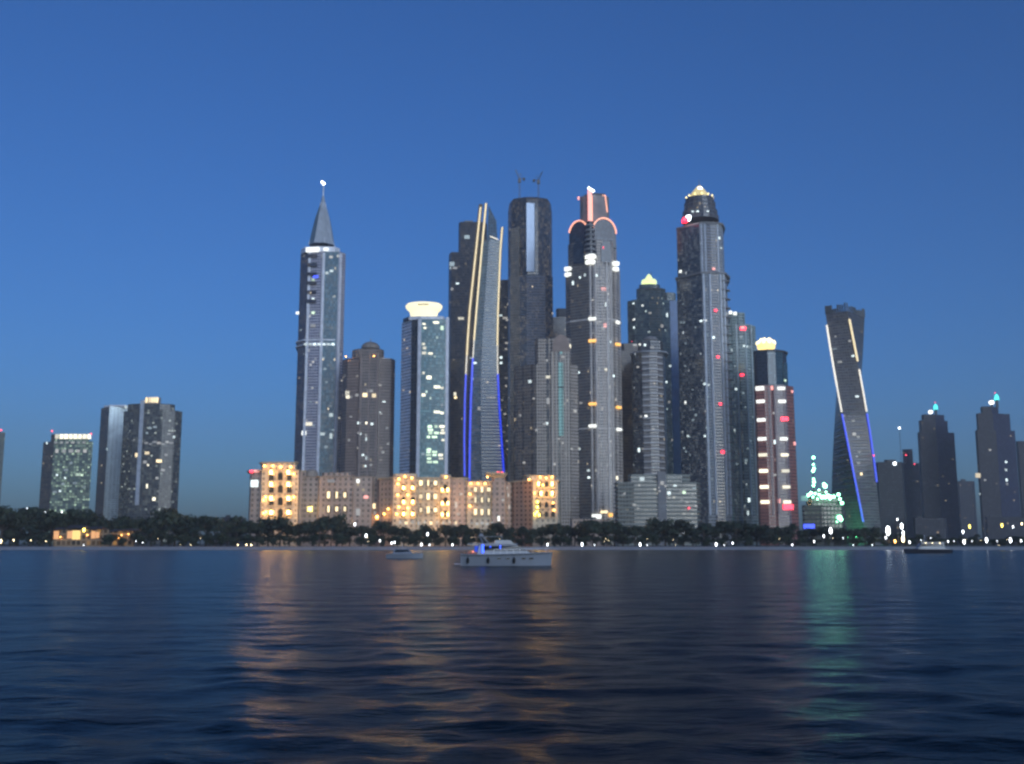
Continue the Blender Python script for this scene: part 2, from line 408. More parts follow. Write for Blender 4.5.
# 4 dark round-shouldered tower
B = Bld('skyscraper', 'broad dark tower with rounded shoulder and one pale vertical strip, left of the spire tower', 'skyscraper', 1300, 150)
fm = facade('dark apartment facade', (.075, .08, .085), (.02, .028, .035), fh=3.8, bw=4, lit=.10, litcol=(.85, .95, .85), litst=.3, amb=.2)
P = [(121, 20), (131, 4), (143, 0), (160, 1), (173, 6), (180, 20)]
B.mass('tower_body', 460, P, 410, [fm, ROOF], [0] * 5, cap=1)
B.mass('upper_storeys', 405, [(128, 10), (132, 4), (143, .5), (160, 1.5), (171, 7), (175, 16)], 403.5, [fm, ROOF], [0] * 5, pybot=410, cap=1)
B.pier('pale_strip', [139.5], 460, 400, 505, 6, mat('pale metal cladding', (.75, .76, .78), .4, .5))
B.mass('roof_plant', 400, [(145, 6), (148, 3), (158, 4), (161, 8)], 397, [CONC], [0], pybot=403.5)
B.lit([(147 + 2.6 * i, 400, 'warm', 3, 8) for i in range(5)], name='roof_light', out=1)
B.lit([(137, 455, 'warm', 6, 6), (147, 453, 'warm', 6, 5), (159, 461, 'warm', 7, 6), (148, 465, 'cream', 3, 4), (145, 462, 'dim', 6, 4), (147, 486, 'cream', 3, 6), (154, 499, 'cream', 4, 5)])
B.lit([(142 + 4.2 * i, 442 + (i % 3), 'dim', 5, 3) for i in range(8)] + [(150, 428, 'dimcool', 7, 4), (155, 427, 'dimcool', 5, 4), (147, 433, 'dimcool', 4, 3), (169, 434, 'dim', 4, 3),
       (163, 470, 'dim', 7, 3), (170, 467, 'dim', 4, 3), (166, 455, 'dim', 6, 3), (134, 440, 'dim', 3, 3), (157, 478, 'dim', 4, 3), (174, 437, 'cool', 3, 4)])

# 5 spire tower
B = Bld('skyscraper', 'slender blue-grey tower with a tall pointed spire and lit mast tip', 'skyscraper', 1050, 319)
f1 = facade('lilac balcony facade', (.42, .41, .5), (.05, .08, .13), fh=3.6, bw=3, pier=.25, spandrel=.45, lit=.05, litcol=(1, .95, .8), litst=.5)
f2 = facade('blue curtain wall', (.1, .17, .22), (.05, .13, .18), fh=3.6, bw=2, pier=.1, spandrel=.18, lit=.015)
f3 = facade('dark blue flank', (.06, .08, .13), (.03, .06, .12), fh=3.6, bw=2.4, lit=.01)
P = [(296, 16), (304, 2), (320, 0), (335, 2), (342, 12)]
B.mass('tower_body', 400, P, 251, [f3, f1, f2, ROOF], [0, 1, 2, 1], cap=3)
B.pier('stone_pier', [305.5, 320, 336.5], 400, 253, 500, 3.0, ALU, 1.6)
B.slabs('balcony_floors', 400, [(303, 3), (305, 1.4), (316, .6), (317, 2)], 474, 500, 3.6, CONC)
b = MB(); z0 = B.z(303); z1 = B.z(256); k = 0                     # recessed dark lodges of the upper bay
cc = B.pt(311, 300, -1)[0]
LG = facade('lodge glazing', (.03, .035, .05), (.02, .03, .06), lit=.02)
while z0 < z1: b = MB(); b.box(cc - 6, cc + 6, -1.6, 2.5, z0, z0 + 4.2); z0 += 11.6; b.build('sky_lodge', LG, B.t)
B.slabs('belt_floor', 341, P, 339.5, 345, 6, ALU, out=.35, th=1.6)
B.mass('spire_base', 250, [(301, 13), (305, 2), (320, -1), (335, 1), (340, 10)], 246.5, [ALU], [0], pybot=251.5, back=14)
cx = B.pt(322, 240, 12)[0]
b = MB(); r0 = 15.5
rings = []
for py, r_ in ((246, 16.5), (232, 13.2), (218, 9.2), (209, 5.6), (203, 3.0), (196, 1.3)):
    rings.append((B.z(py, 12), [(cx + r_ * math.cos(2 * math.pi * (i + .5) / 8), 12 + r_ * math.sin(2 * math.pi * (i + .5) / 8)) for i in range(8)]))
sp1 = mat('spire pale metal', (.42, .46, .5), .5, .2); sp2 = mat('spire dark metal', (.2, .27, .3), .4, .2)
b.loft(rings, [0, 1, 0, 0, 1, 0, 0, 0]); b.build('spire', [sp1, sp2], B.t)
b = MB()
for i in range(8):
    a = 2 * math.pi * (i + .5) / 8
    b.bar((cx + 16.6 * math.cos(a), 12 + 16.6 * math.sin(a), B.z(246, 12)), (cx + 3.2 * math.cos(a), 12 + 3.2 * math.sin(a), B.z(203, 12)), .35)
b.build('spire_rib', ALU, B.t)
b = MB(); b.bar((cx, 12, B.z(200, 12)), (cx, 12, B.z(184, 12)), (1.0, .6), n=6); b.build('mast', ALU, B.t)
b = MB(); b.ball((cx, 12, B.z(183.5, 12)), 2.1, sz=.9); b.ball((cx - 2, 12, B.z(182, 12)), 1.5); b.build('mast_light', emit('mast light', (.95, .97, 1), 7), B.t)
B.lit([(313, 250, 'whitew', 17, 6), (326, 249.5, 'whitew', 6, 3.5)], name='crown_light', out=1.5)
B.lit([(304, 256, 'dim', 2, 3), (331, 257, 'dim', 4, 4), (338, 256, 'dim', 3, 4), (322, 256, 'dim', 3, 3)])
B.lit([(313.5, 280.5, 'green', 5, 4.5), (313.5, 299.5, 'cool', 5, 4.5), (313.5, 313, 'green', 5, 4), (313.5, 326, 'dim', 5, 4), (316, 277, 'bluesign', 6, 3)], out=1.9)
B.lit([(327, 273, 'cool', 5, 3), (331.5, 271, 'cool', 5, 3), (323, 284, 'dimcool', 3, 3), (334, 297, 'dimcool', 4, 3), (325, 369, 'dimcool', 3, 3), (331, 415, 'cool', 6, 4), (309, 424, 'cream', 7, 4),
       (304, 433, 'whitew', 7, 5), (322, 434, 'cool', 6, 3), (331, 436, 'cool', 3, 6), (326, 447, 'dimcool', 4, 3), (307, 337, 'dim', 4, 3), (297.5, 313, 'whitew', 4, 4)])
B.lit([(306 + 4.5 * i, 344.5, 'cool', 3.4, 2.6) for i in range(7)], name='belt_light', out=2)
B.lit([(301 + 3.2 * i, 330 + 24 * i % 140, 'dimcool', 3, 2) for i in range(12)])

# 6 brown domed tower
B = Bld('skyscraper', 'brown apartment tower with a small dome, right of the spire tower', 'skyscraper', 1000, 367)
f1 = facade('brown balcony facade', (.2, .15, .14), (.035, .03, .032), fh=3.5, bw=3.4, pier=.3, spandrel=.4, lit=.05, litcol=(1, .9, .75), litst=.35)
f2 = facade('light brown bay', (.28, .23, .21), (.05, .05, .05), fh=3.5, bw=2.6, pier=.4, spandrel=.35, lit=.04, litst=.35)
P = [(341, 14), (346, 2), (358, 0), (359, -3), (377, -3), (378, 0), (390, 2), (394, 14)]
B.mass('tower_body', 430, P, 358, [f1, f2, ROOF], [0, 0, 1, 1, 1, 0, 0], cap=2)
B.mass('upper_storeys', 355, [(352, 10), (355, 2), (359, -2), (377, -2), (382, 2), (384, 10)], 349, [f2, ROOF], [0] * 5, pybot=358, cap=1)
b = MB(); cx = B.pt(370.5, 350, 6)[0]
b.prism([(cx + 11 * math.cos(2 * math.pi * i / 14), 6 + 11 * math.sin(2 * math.pi * i / 14)) for i in range(14)], B.z(349, 6), B.z(346.5, 6))
b.ball((cx, 6, B.z(346.5, 6)), 10, n=14, h=8, sz=.55); b.bar((cx, 6, B.z(342, 6)), (cx, 6, B.z(338.5, 6)), .5)
b.build('dome', mat('dome cladding', (.26, .23, .21), .6), B.t)
B.pier('stone_pier', [359.5, 368, 376.5], 430, 353, 500, 1.7, mat('brown stone', (.3, .24, .22)), 1.2)
B.slabs('balcony_floors', 430, [(341.5, 13), (346, 1.8), (357.5, -.3), (358, 2)], 360, 500, 3.5, mat('brown slab', (.34, .27, .24)), out=.5, th=.8)
B.slabs('balcony_floors', 430, [(378.5, 2), (379, -.3), (390, 1.8), (393.5, 13)], 360, 500, 3.5, mat('brown slab edge', (.34, .27, .24)), out=.5, th=.8)
B.lit([(347.5, 393, 'cream', 4, 8), (348, 397, 'cream', 5, 3), (365, 395, 'warm', 4.5, 6), (374, 395.5, 'warm', 4.5, 6), (357, 395, 'dim', 4, 4), (370, 391, 'dim', 6, 4), (351, 397, 'dim', 3, 4)])
B.lit([(345, 376, 'dim'), (384, 402, 'cool'), (380, 412, 'cool'), (381, 414, 'dim'), (359, 423, 'cool'), (367, 423, 'cream'), (372, 424, 'cool'), (360, 434, 'cool'), (366, 435, 'dim'), (367, 439, 'cool', 3, 5), (359, 433, 'dim'),
       (387, 428, 'dim'), (380, 385, 'dim'), (363, 455, 'cool', 3, 3), (367, 458, 'cool', 3, 4), (371, 465, 'dim'), (366, 466, 'cool'), (358, 448, 'dim'), (383, 452, 'dim'), (349, 440, 'dim'), (351, 417, 'dim'), (388, 444, 'dim')])
B.beacon([(346, 356.5), (374, 356)], 'amber', .7, dd=-2); B.beacon([(379, 357)], 'amber', .6, dd=2)

# 7 tower with flared lit crown
B = Bld('skyscraper', 'blue-green glass hotel tower with a flared cream lit crown', 'skyscraper', 950, 424)
f1 = facade('teal curtain wall', (.1, .2, .23), (.06, .16, .19), fh=3.6, bw=2.2, pier=.1, spandrel=.2, lit=.02, litcol=(.85, 1, .8), litst=.5)
f2 = facade('skylit balcony flank', (.66, .72, .84), (.16, .22, .33), fh=3.6, bw=2.4, pier=.15, spandrel=.4, lit=.02)  # sky light on this side face is put into its pale blue colour
f3 = facade('black glass strip', (.03, .035, .045), (.012, .018, .03), lit=0)
P = [(400, 22), (410, 4), (417, 1), (420, 0), (446, 2), (448, 10)]
B.mass('tower_body', 430, P, 319, [f2, f3, f1, ALU, ROOF], [0, 1, 3, 2, 3], cap=4)
B.mass('upper_storeys', 320, [(403, 18), (409, 5), (419, 2), (443, 4), (445, 12)], 315.5, [ALU, f3, ROOF], [1, 0, 0, 0], pybot=319, cap=2)
B.pier('pale_pier', [418.5, 446.5], 430, 317, 500, 3.4, mat('white pier panel', (.7, .72, .78), .5), 1.6)
b = MB(); cx = B.pt(424, 310, 16)[0]
def oval(rx, ry, n=28): return [(cx + rx * math.cos(2 * math.pi * i / n), 16 + ry * math.sin(2 * math.pi * i / n)) for i in range(n)]
b.loft([(B.z(317, 16), oval(15, 12)), (B.z(312.5, 16), oval(16, 13.5)), (B.z(309, 16), oval(20, 16)), (B.z(306.5, 16), oval(21, 17)), (B.z(304.5, 16), oval(19, 15)), (B.z(303.6, 16), oval(13, 10))], 0)
b.build('crown', E['crown'], B.t)
b = MB()
for k in range(5): b.box(cx - 5 + k * 2.4, cx - 3.5 + k * 2.4, -1.1, -.6, B.z(308.4, 16), B.z(307, 16))
b.build('crown_lettering', mat('dark letters', (.05, .04, .02)), B.t)
B.lit([(436, 322.5, 'cream', 6, 3), (424, 324, 'cream', 4, 2.2), (425, 328, 'cream', 4, 2.2), (442, 328, 'green', 3, 5), (423.5, 344, 'cream', 3.5, 3), (424.5, 348, 'cream', 5, 3), (424, 353, 'cream', 5, 3), (430.5, 353.5, 'cream', 6, 3),
       (423.5, 373, 'cream', 4, 3), (429, 377.5, 'cream', 6, 4), (437, 387, 'cream', 7, 3), (442, 388, 'cream', 3, 2.4), (423.5, 395, 'cream', 4, 3), (437, 412, 'cream', 7, 3), (442, 413, 'cream', 3, 2.4), (442, 405, 'dimcool', 3, 3)])
for py, pat in ((426.5, '111'), (430, '1.1'), (433, '111'), (437, '11.'), (449.5, '1.'), (452, '11'), (455, '111'), (458.5, '1.1'), (462, '11')):
    B.lit([(429.5 + 6 * i + (ord(c) * 7 + py) % 3 - 1, py, 'green' if i < 2 else 'cream', 5, 2.8) for i, c in enumerate(pat) if c == '1'])
B.lit([(443, 432, 'cream', 3, 2.4), (443, 440, 'cream', 3, 2.4), (442, 455, 'cream', 3, 2.4), (423, 454, 'dimcool', 3, 3)])

# 8 dark stepped tower, and the glass tower with light lines before it
B = Bld('skyscraper', 'dark stepped tower standing directly behind the tower with slanted light lines', 'skyscraper', 1120, 462)
f1 = facade('dark brick grid', (.055, .055, .065), (.02, .025, .032), fh=3.7, bw=3, lit=.02, litst=.3)
B.mass('lower_block', 400, [(447.5, 12), (450, 0), (478, 0), (480, 12)], 252, [f1, ROOF], [0] * 3, cap=1)
B.mass('upper_block', 240, [(458.5, 12), (460, 4), (484, 4), (487, 12)], 221, [f1, ROOF], [0] * 3, pybot=252, cap=1)
B.mass('roof_plant', 220, [(463, 12), (465, 7), (473, 7)], 219, [CONC], [0] * 2, pybot=221)
B.lit([(452, 264, 'dimcool', 7, 6), (455, 268, 'dim', 5, 4), (450.5, 268, 'cool', 4, 3), (457.5, 283.5, 'cool', 4, 3), (461, 318.5, 'cream', 7, 3.4), (455, 394, 'cream', 4, 4), (455.5, 397.5, 'warm', 5, 3), (452, 289, 'dim', 4, 4)])
B.lit([(467, 237, 'dimcool', 7, 5)])
B = Bld('skyscraper', 'tapering glass tower edged with slanted cream and blue light lines', 'skyscraper', 1000, 484)
L1 = [(203, 480.9), (250, 476), (310, 469.6), (340, 467.6), (365, 466.2), (400, 464.8), (440, 464.2), (480, 464.6), (528, 465.5)]
L2 = [(203, 486), (250, 481.6), (310, 476.4), (340, 474), (365, 472.4), (400, 470.8), (440, 469.8), (480, 469.4), (528, 469.4)]
L3 = [(227, 502.2), (250, 500.4), (310, 498), (340, 497.4), (365, 497.5), (400, 499), (440, 501.6), (480, 504.4), (528, 508)]
def curve(L, py): return float(np.interp(py, [a for a, _ in L], [b for _, b in L]))
gl = facade('blue grey glass', (.15, .2, .23), (.06, .1, .13), fh=3.7, bw=2.6, pier=.15, spandrel=.25, lit=.008, litst=.4)
bal = facade('balcony glass', (.3, .36, .42), (.03, .06, .085), fh=3.7, bw=3.4, pier=.12, spandrel=.42, lit=.02, litst=.35)
dkg = facade('dark slot glass', (.03, .035, .045), (.015, .02, .03), lit=0)
rings = []
for py in (528, 480, 440, 400, 365, 340, 310, 275, 250, 240):
    l1, l2, l3 = curve(L1, py), curve(L2, py), curve(L3, py)
    mid = l2 + (l3 - l2) * .36
    rings.append((max(0, B.z(py)), [B.pt(l1 - .5, py, 3), B.pt(l2, py, .5), B.pt(mid, py, 0), B.pt(l3 + .3, py, 1.5), B.pt(l3 - 3, py, 24), B.pt(l1 + 3, py, 24)]))
b = MB(); b.loft(rings, [2, 0, 1, 0, 0, 0], 3); b.build('tower_body', [gl, bal, dkg, ROOF], B.t)
B.fronts = [([p for p in r0[1][:4]], r0[0], r1[0]) for r0, r1 in zip(rings[:-1], rings[1:])]
b = MB()                                                            # glass fin above the roof, sloping down to the right
A_ = [B.pt(487, 240, .8), B.pt(497.5, 240, .8)]
pts = [(A_[0][0], .8, B.z(241)), (A_[1][0], .8, B.z(241)), (B.pt(496.5, 219, .8)[0], .8, B.z(221)), (B.pt(488.5, 204, .8)[0], .8, B.z(205))]
b.face(pts); b.face([(x, 9, z) for x, _, z in pts][::-1])
for i in range(4):
    p, r_ = pts[i], pts[(i + 1) % 4]; b.face([p, (p[0], 9, p[2]), (r_[0], 9, r_[2]), r_])
b.build('roof_fin', facade('fin glass', (.1, .15, .2), (.05, .1, .16), lit=0), B.t)
def line(name, L, p0, p1, w, key, dd=-1.5, dep=3.2):
    b = MB(); pys = sorted({p0, p1} | {p for p, _ in L if p0 < p < p1}, reverse=True)
    rr = []
    for py in pys:
        x = B.pt(curve(L, py), py, dd)[0]
        rr.append((B.z(py, dd), [(x - w / 2, dd), (x + w / 2, dd), (x + w / 2, dd + dep), (x - w / 2, dd + dep)]))
    b.loft(rr, 0, bottom=True); return b.build(name, E[key], B.t)
line('light_line', L1, 207, 355, 1.5, 'blade'); line('light_line', L1, 355, 374, .9, 'bladew'); line('light_line', L1, 374, 476, 1.6, 'blue')
line('light_line', L2, 203, 340, 1.7, 'blade'); line('light_line', L2, 340, 358, .9, 'bladew'); line('light_line', L2, 358, 484, 2.0, 'blue')
line('light_line', L3, 227, 345, 1.5, 'blade'); line('light_line', L3, 345, 374, .8, 'bladew'); line('light_line', L3, 374, 474, 1.9, 'blue')
b = MB(); b.bar(B.pt(490, 236, -.6) + (B.z(236.4),), B.pt(498, 240, -.6) + (B.z(239.6),), .7); b.build('light_line', E['bladew'], B.t)
b = MB()
for L, lo, w in ((L1, 204, 4.6), (L2, 203, 3.2), (L3, 227, 3.2)):
    pys = [500, 480, 440, 400, 365, 340, 310, 275, 250, lo]; rr = []
    for py in pys:
        x = B.pt(curve(L, py), py, 1.7)[0]; rr.append((B.z(py, 1.7), [(x - w / 2, 1.75), (x + w / 2, 1.75), (x + w / 2, 6), (x - w / 2, 6)]))
    b.loft(rr, 0)
b.build('blade_fin', mat('dark bronze fin', (.12, .1, .07), .5), B.t)
B.lit([(471, 358, 'dimcool', 3, 2.4), (475, 363, 'cool', 4, 2.4), (488, 397.5, 'dim', 3, 2.5), (491, 397.5, 'dim', 3, 2.5), (494, 397.5, 'dim', 3, 2.5), (479, 408.5, 'dim', 4, 4), (487, 310, 'dimcool', 3, 3), (473, 379, 'dimcool', 3, 2)])

# 9 narrow brown tower behind
B = Bld('skyscraper', 'narrow brown tower glimpsed behind, just right of the slanted light lines', 'skyscraper', 1180, 510)
f1 = facade('brown tower face', (.14, .12, .1), (.025, .025, .028), fh=3.6, bw=3, lit=.07, litcol=(1, .9, .7), litst=.35)
f2 = facade('brown rib face', (.24, .22, .2), (.04, .04, .045), fh=3.6, bw=2, pier=.45, lit=.03, litst=.3)
B.mass('tower_body', 400, [(498, 8), (499, 0), (508, 0), (524, 6)], 283, [f1, f2, ROOF], [0, 0, 1], cap=2)
B.mass('upper_storeys', 282, [(500, 10), (502, 4), (512, 4), (520, 9)], 279, [f1, ROOF], [0, 0, 0], pybot=283, cap=1)
B.lit([(500.5, 315.5, 'cool', 4, 3), (505, 318, 'dim', 6, 4), (508, 320, 'dim', 5, 3), (509, 304, 'dim', 4, 3), (507, 343, 'dim', 5, 3), (506, 349, 'dim', 4, 3), (501, 357.5, 'cool', 3, 3), (501, 363, 'cool', 4, 3), (506, 378, 'dim'),
       (506, 386, 'dim'), (502, 400, 'dim'), (509, 398, 'dim'), (505, 414, 'dim'), (504, 432, 'dim'), (507, 441, 'dim'), (510, 456, 'dim'), (500, 287, 'dim'), (510, 306, 'dim')])

# 10 rounded dark tower under construction with cranes on top
B = Bld('skyscraper', 'tall dark tower with a rounded top carrying two construction cranes', 'skyscraper', 1100, 530)
f1 = facade('black blue curtain wall', (.04, .05, .065), (.015, .025, .045), fh=3.7, bw=2.4, pier=.1, spandrel=.2, lit=.004)
f2 = facade('brown ribbed flank', (.3, .28, .25), (.03, .035, .04), fh=3.7, bw=2, pier=.45, spandrel=.2, lit=.01)
f3 = facade('grey blue lower wall', (.2, .21, .25), (.05, .06, .085), fh=3.7, bw=2.6, lit=.008)
gr = mat('bright metal strip', (.19, .23, .3), .32, .7, .5, .08)
P = [(508, 20), (511, 8), (524, 1), (527, 0), (538, 1), (550, 8), (552, 18)]
def up(py, k): return (B.z(py), [(a[0] * k + (1 - k) * 2, a[1] * k + 12 * (1 - k)) for a in B.poly(230, P, 16)])
b = MB(); b.loft([(B.z(275), B.poly(230, P, 16)), up(208, 1), up(203, .97), up(199.5, .95), up(196.5, .86)], [0, 0, 0, 0, 0, 0, 0, 0, 0], 1); b.build('upper_body', [f1, ROOF], B.t)
B.fronts.append((B.poly(230, P, 16)[:7], B.z(275), B.z(206)))
P2 = [(508, 16), (510, 6), (520, 0), (527, 0), (546, 0), (553.5, 10)]
B.mass('lower_body', 400, P2, 275, [f2, f3, f1, ROOF], [0, 0, 2, 1, 2], cap=3)
B.mass('brown_flank', 300, [(510.5, 7.4), (519, -.4), (520, 4)], 227, [f2, ROOF], [0, 0], pybot=275, cap=1, keep=False)
p = B.poly(235, [(525.5, .2), (526.5, -3.2), (534.5, -.7), (535, .5)], 3); b = MB(); b.prism(p, B.z(272), B.z(203.5), 0, bottom=True); b.build('glass_strip', gr, B.t)
B.pier('edge_strip', [550.5], 240, 222, 270, 1.6, gr, .5)
def crane(label, px, pt, pb, d, jib):
    d = d * K; a = at(px, pb, d); t = thing('tower_crane', label, 'crane', a, 'cranes on the rounded dark tower'); H = at(px, pt, d)[2] - a[2]
    b = MB()
    for sx in (-1, 1):
        for sy in (-1, 1): b.bar((sx * 1, sy * 1, 0), (sx * 1, sy * 1, H * .8), .22)
    k = 0
    while k < H * .8 - 2.4:
        for s in (-1, 1): b.bar((-1, s, k), (1, s, k + 2.4), .13); b.bar((s, 1, k), (s, -1, k + 2.4), .13)
        k += 2.4
    b.build('mast', STEEL, t)
    b = MB(); b.box(-2.1, 2.1, -1.8, 1.8, H * .62, H * .75); b.build('cab', STEEL, t)
    b = MB(); e = (jib * 5.5, -2, H * .8 + 11); b.bar((0, 0, H * .76), e, (.75, .45)); b.bar((0, 0, H * .96), e, .13); b.build('jib', STEEL, t)
    b = MB(); b.bar((0, 0, H * .78), (-jib * 6, 2, H * .8), .6); b.bar((0, 0, H * .78), (-jib * 1.4, .5, H), .35); b.bar((-jib * 1.4, .5, H), (-jib * 6, 2, H * .8), .15); b.build('counter_jib', STEEL, t)
    b = MB(); b.box(-jib * 6 - 1.5, -jib * 6 + 1.5, .8, 3.2, H * .72, H * .82); b.build('counterweight', DARKC, t)
crane('construction crane on the rounded dark roof, the one nearer the slanted light lines', 519.5, 173, 198, 1108, -1)
crane('construction crane on the rounded dark roof, the one nearer the pink lit crown', 538.5, 175, 198, 1112, 1)

# 11 dark building between
B = Bld('skyscraper', 'small dark tower peeping out between the crane tower and the pink crowned tower', 'skyscraper', 1250, 561)
f1 = facade('plain dark facade', (.06, .065, .085), (.02, .025, .035), lit=.02, litst=.3)
B.mass('tower_body', 330, [(551, 6), (553, 0), (569, 2), (571, 8)], 317, [f1, ROOF], [0] * 3, cap=1)
B.mass('roof_plant', 315, [(556, 6), (559, 2), (567, 3)], 308, [DARKC], [0] * 2, pybot=317)

# 12 beige tower with turquoise strip
B = Bld('skyscraper', 'beige stone tower with an arched top and a tall turquoise lit strip', 'skyscraper', 900, 547)
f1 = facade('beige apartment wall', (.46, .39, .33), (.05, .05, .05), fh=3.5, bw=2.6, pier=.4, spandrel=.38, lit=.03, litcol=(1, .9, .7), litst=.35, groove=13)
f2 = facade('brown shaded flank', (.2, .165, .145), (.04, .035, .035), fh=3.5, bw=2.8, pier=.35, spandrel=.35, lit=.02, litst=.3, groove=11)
P = [(514, 16), (518, 12), (536, 1), (551, 0), (552, -2), (570, -2), (571, 1), (579, 8)]
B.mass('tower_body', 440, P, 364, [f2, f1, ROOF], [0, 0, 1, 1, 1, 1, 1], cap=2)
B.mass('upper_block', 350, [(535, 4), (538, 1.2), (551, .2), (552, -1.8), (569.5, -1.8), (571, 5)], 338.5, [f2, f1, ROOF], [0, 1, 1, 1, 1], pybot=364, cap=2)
b = MB(); cx = B.pt(561, 345, 0)[0]; hw = B.pt(569.5, 345, -2)[0] - B.pt(561, 345, -2)[0]
prof = [(-hw, B.z(352))] + [(hw * -math.cos(math.pi * k / 10), B.z(346.5) + (B.z(335) - B.z(346.5)) * math.sin(math.pi * k / 10)) for k in range(11)] + [(hw, B.z(352))]
f = [(cx + a, -2.6, z) for a, z in prof]; b.face(f); 
for k in range(len(prof) - 1): b.face([f[k + 1], f[k], (f[k][0], 12, f[k][2]), (f[k + 1][0], 12, f[k + 1][2])])
b.build('arched_top', mat('rosy stone', (.3, .23, .2)), B.t)
B.pier('stone_pier', [552.5, 556.5, 566, 569], 440, 352, 512, 1.5, mat('beige stone pier', (.5, .44, .38)), 1.0)
b = MB(); c, a = B.hit(561, 400); b.box(c[0] - 2.4, c[0] + 2.4, c[1] - .6, c[1] + .2, B.z(436), B.z(363)); o = b.build('lit_glass_strip', E['aqua'], B.t)
b = MB()
zz = B.z(434)
while zz < B.z(365): b.box(c[0] - 2.5, c[0] + 2.5, c[1] - .9, c[1] - .62, zz, zz + .5); zz += 3.5
for py in (387,): b.box(c[0] - 2.7, c[0] + 2.7, c[1] - 1.3, c[1] - .5, B.z(py + 1.4), B.z(py - .2))
b.box(c[0] + .9, c[0] + 1.5, c[1] - 1, c[1] - .55, B.z(436), B.z(363)); b.build('strip_mullion', DARKC, B.t)
B.lit([(561, 351, 'aqua', 3, 6), (548, 377, 'cream', 4, 4), (530, 381.5, 'cool', 3, 3.5), (547, 423.5, 'cool', 3, 3), (545, 424, 'dim'), (548, 401, 'dim', 3, 6), (575, 411, 'dim'), (563, 357, 'dim'), (570, 346, 'cream', 5, 3)])
B.lit(scatter(14, 553, 577, 430, 515, 'dim', 4) + scatter(10, 520, 550, 350, 480, 'dim', 9))

# 13 tower with pink lit crown
B = Bld('skyscraper', 'very tall stone tower with twin glass arches and a pink lit crown', 'skyscraper', 1000, 597)
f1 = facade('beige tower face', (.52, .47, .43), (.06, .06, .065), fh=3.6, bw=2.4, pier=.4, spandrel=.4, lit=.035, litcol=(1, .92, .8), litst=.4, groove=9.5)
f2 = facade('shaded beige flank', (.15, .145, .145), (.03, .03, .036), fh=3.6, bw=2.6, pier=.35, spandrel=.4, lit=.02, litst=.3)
P = [(566.5, 22), (571, 14), (590, 0), (597, -2.5), (604, -2.5), (611, 0), (618, 8), (622, 20)]
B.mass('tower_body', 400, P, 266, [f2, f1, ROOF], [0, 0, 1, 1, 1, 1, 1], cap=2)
PU = [(568, 20), (572, 12), (588, 2), (597, .5), (604, .5), (612, 4), (616.5, 18)]
va = facade('dark arched glazing', (.03, .04, .06), (.012, .025, .05), fh=3.6, bw=2, pier=.06, spandrel=.1, lit=0)
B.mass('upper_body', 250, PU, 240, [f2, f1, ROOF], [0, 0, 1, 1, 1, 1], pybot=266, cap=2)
def vault(pl, pr, dl, dr, top, spring, base, name='glass_arch', rim=True):
    a, c = B.pt(pl, spring, dl), B.pt(pr, spring, dr); b = MB(); n = 12
    pr_ = [(0, B.z(base))] + [((1 - math.cos(math.pi * k / n)) / 2, B.z(spring) + (B.z(top) - B.z(spring)) * math.sin(math.pi * k / n)) for k in range(n + 1)] + [(1, B.z(base))]
    L = math.hypot(c[0] - a[0], c[1] - a[1]); nx, ny = (c[1] - a[1]) / L, -(c[0] - a[0]) / L
    f = [(a[0] + (c[0] - a[0]) * t, a[1] + (c[1] - a[1]) * t, z) for t, z in pr_]
    b.face(f[::-1] if False else f, [(t * L + .5, z) for t, z in pr_]); g = [(x - nx * 16, y - ny * 16, z) for x, y, z in f]
    for k in range(len(f) - 1): b.face([f[k + 1], f[k], g[k], g[k + 1]], None, 1)
    b.build(name, [va, DARKC], B.t)
    if rim:
        b = MB()
        for k in range(2, len(f) - 2): b.bar([f[k][0] + nx * .5, f[k][1] + ny * .5, f[k][2] + .5], [f[k + 1][0] + nx * .5, f[k + 1][1] + ny * .5, f[k + 1][2] + .5], .95)
        b.build('arch_light', E['peach'], B.t)
vault(569, 588, 16, 1.2, 219, 233, 246); vault(592.5, 616, -.4, 9, 217.5, 232, 246)
vault(573, 584, 10, 3, 240, 246, 262, 'lower_arch', False); vault(601, 611, -1, 2, 240, 247, 262, 'lower_arch', False)
B.mass('crown_block', 207, [(580, 14), (583, 9), (590, 4), (607, 9), (609, 16)], 193.5, [CONC, ROOF], [0] * 4, pybot=224, cap=1)
B.mass('crown_cap', 194, [(584, 16), (590, 6), (605, 10)], 191, [DARKC], [0] * 2, pybot=193.5)
b = MB(); p = B.pt(590, 205, .5); b.box(p[0] - 2.3, p[0] + 2.3, p[1] - .8, p[1] + 5, B.z(224), B.z(189)); b.build('crown_fin', E['pink'], B.t)
b = MB(); b.box(p[0] + 1.2, p[0] + 2.8, p[1] - 1.1, p[1] - .8, B.z(226), B.z(196)); b.build('fin_edge_light', E['peach'], B.t)
b = MB(); b.bar((p[0] - 2, p[1] - .5, B.z(187.5)), (p[0] + 5, p[1] - .5, B.z(191.5)), (1.2, 1.6)); b.build('crown_light', E['white'], B.t)
b = MB(); p = B.pt(606.5, 200, 8.2); b.bar((p[0] - 1.4, p[1], B.z(193.5)), (p[0] + .8, p[1], B.z(210)), .75); b.bar((p[0] - 5, p[1] - 1, B.z(193.3)), (p[0] - 1, p[1], B.z(193.3)), .5); b.build('crown_edge_light', E['peach'], B.t)
b = MB(); p = B.pt(578.5, 197, 8); b.ball((p[0], p[1], B.z(196)), 1.3, sz=2); b.build('crown_edge_light', E['pink'], B.t)
b = MB(); c = B.pt(590, 245, .4)
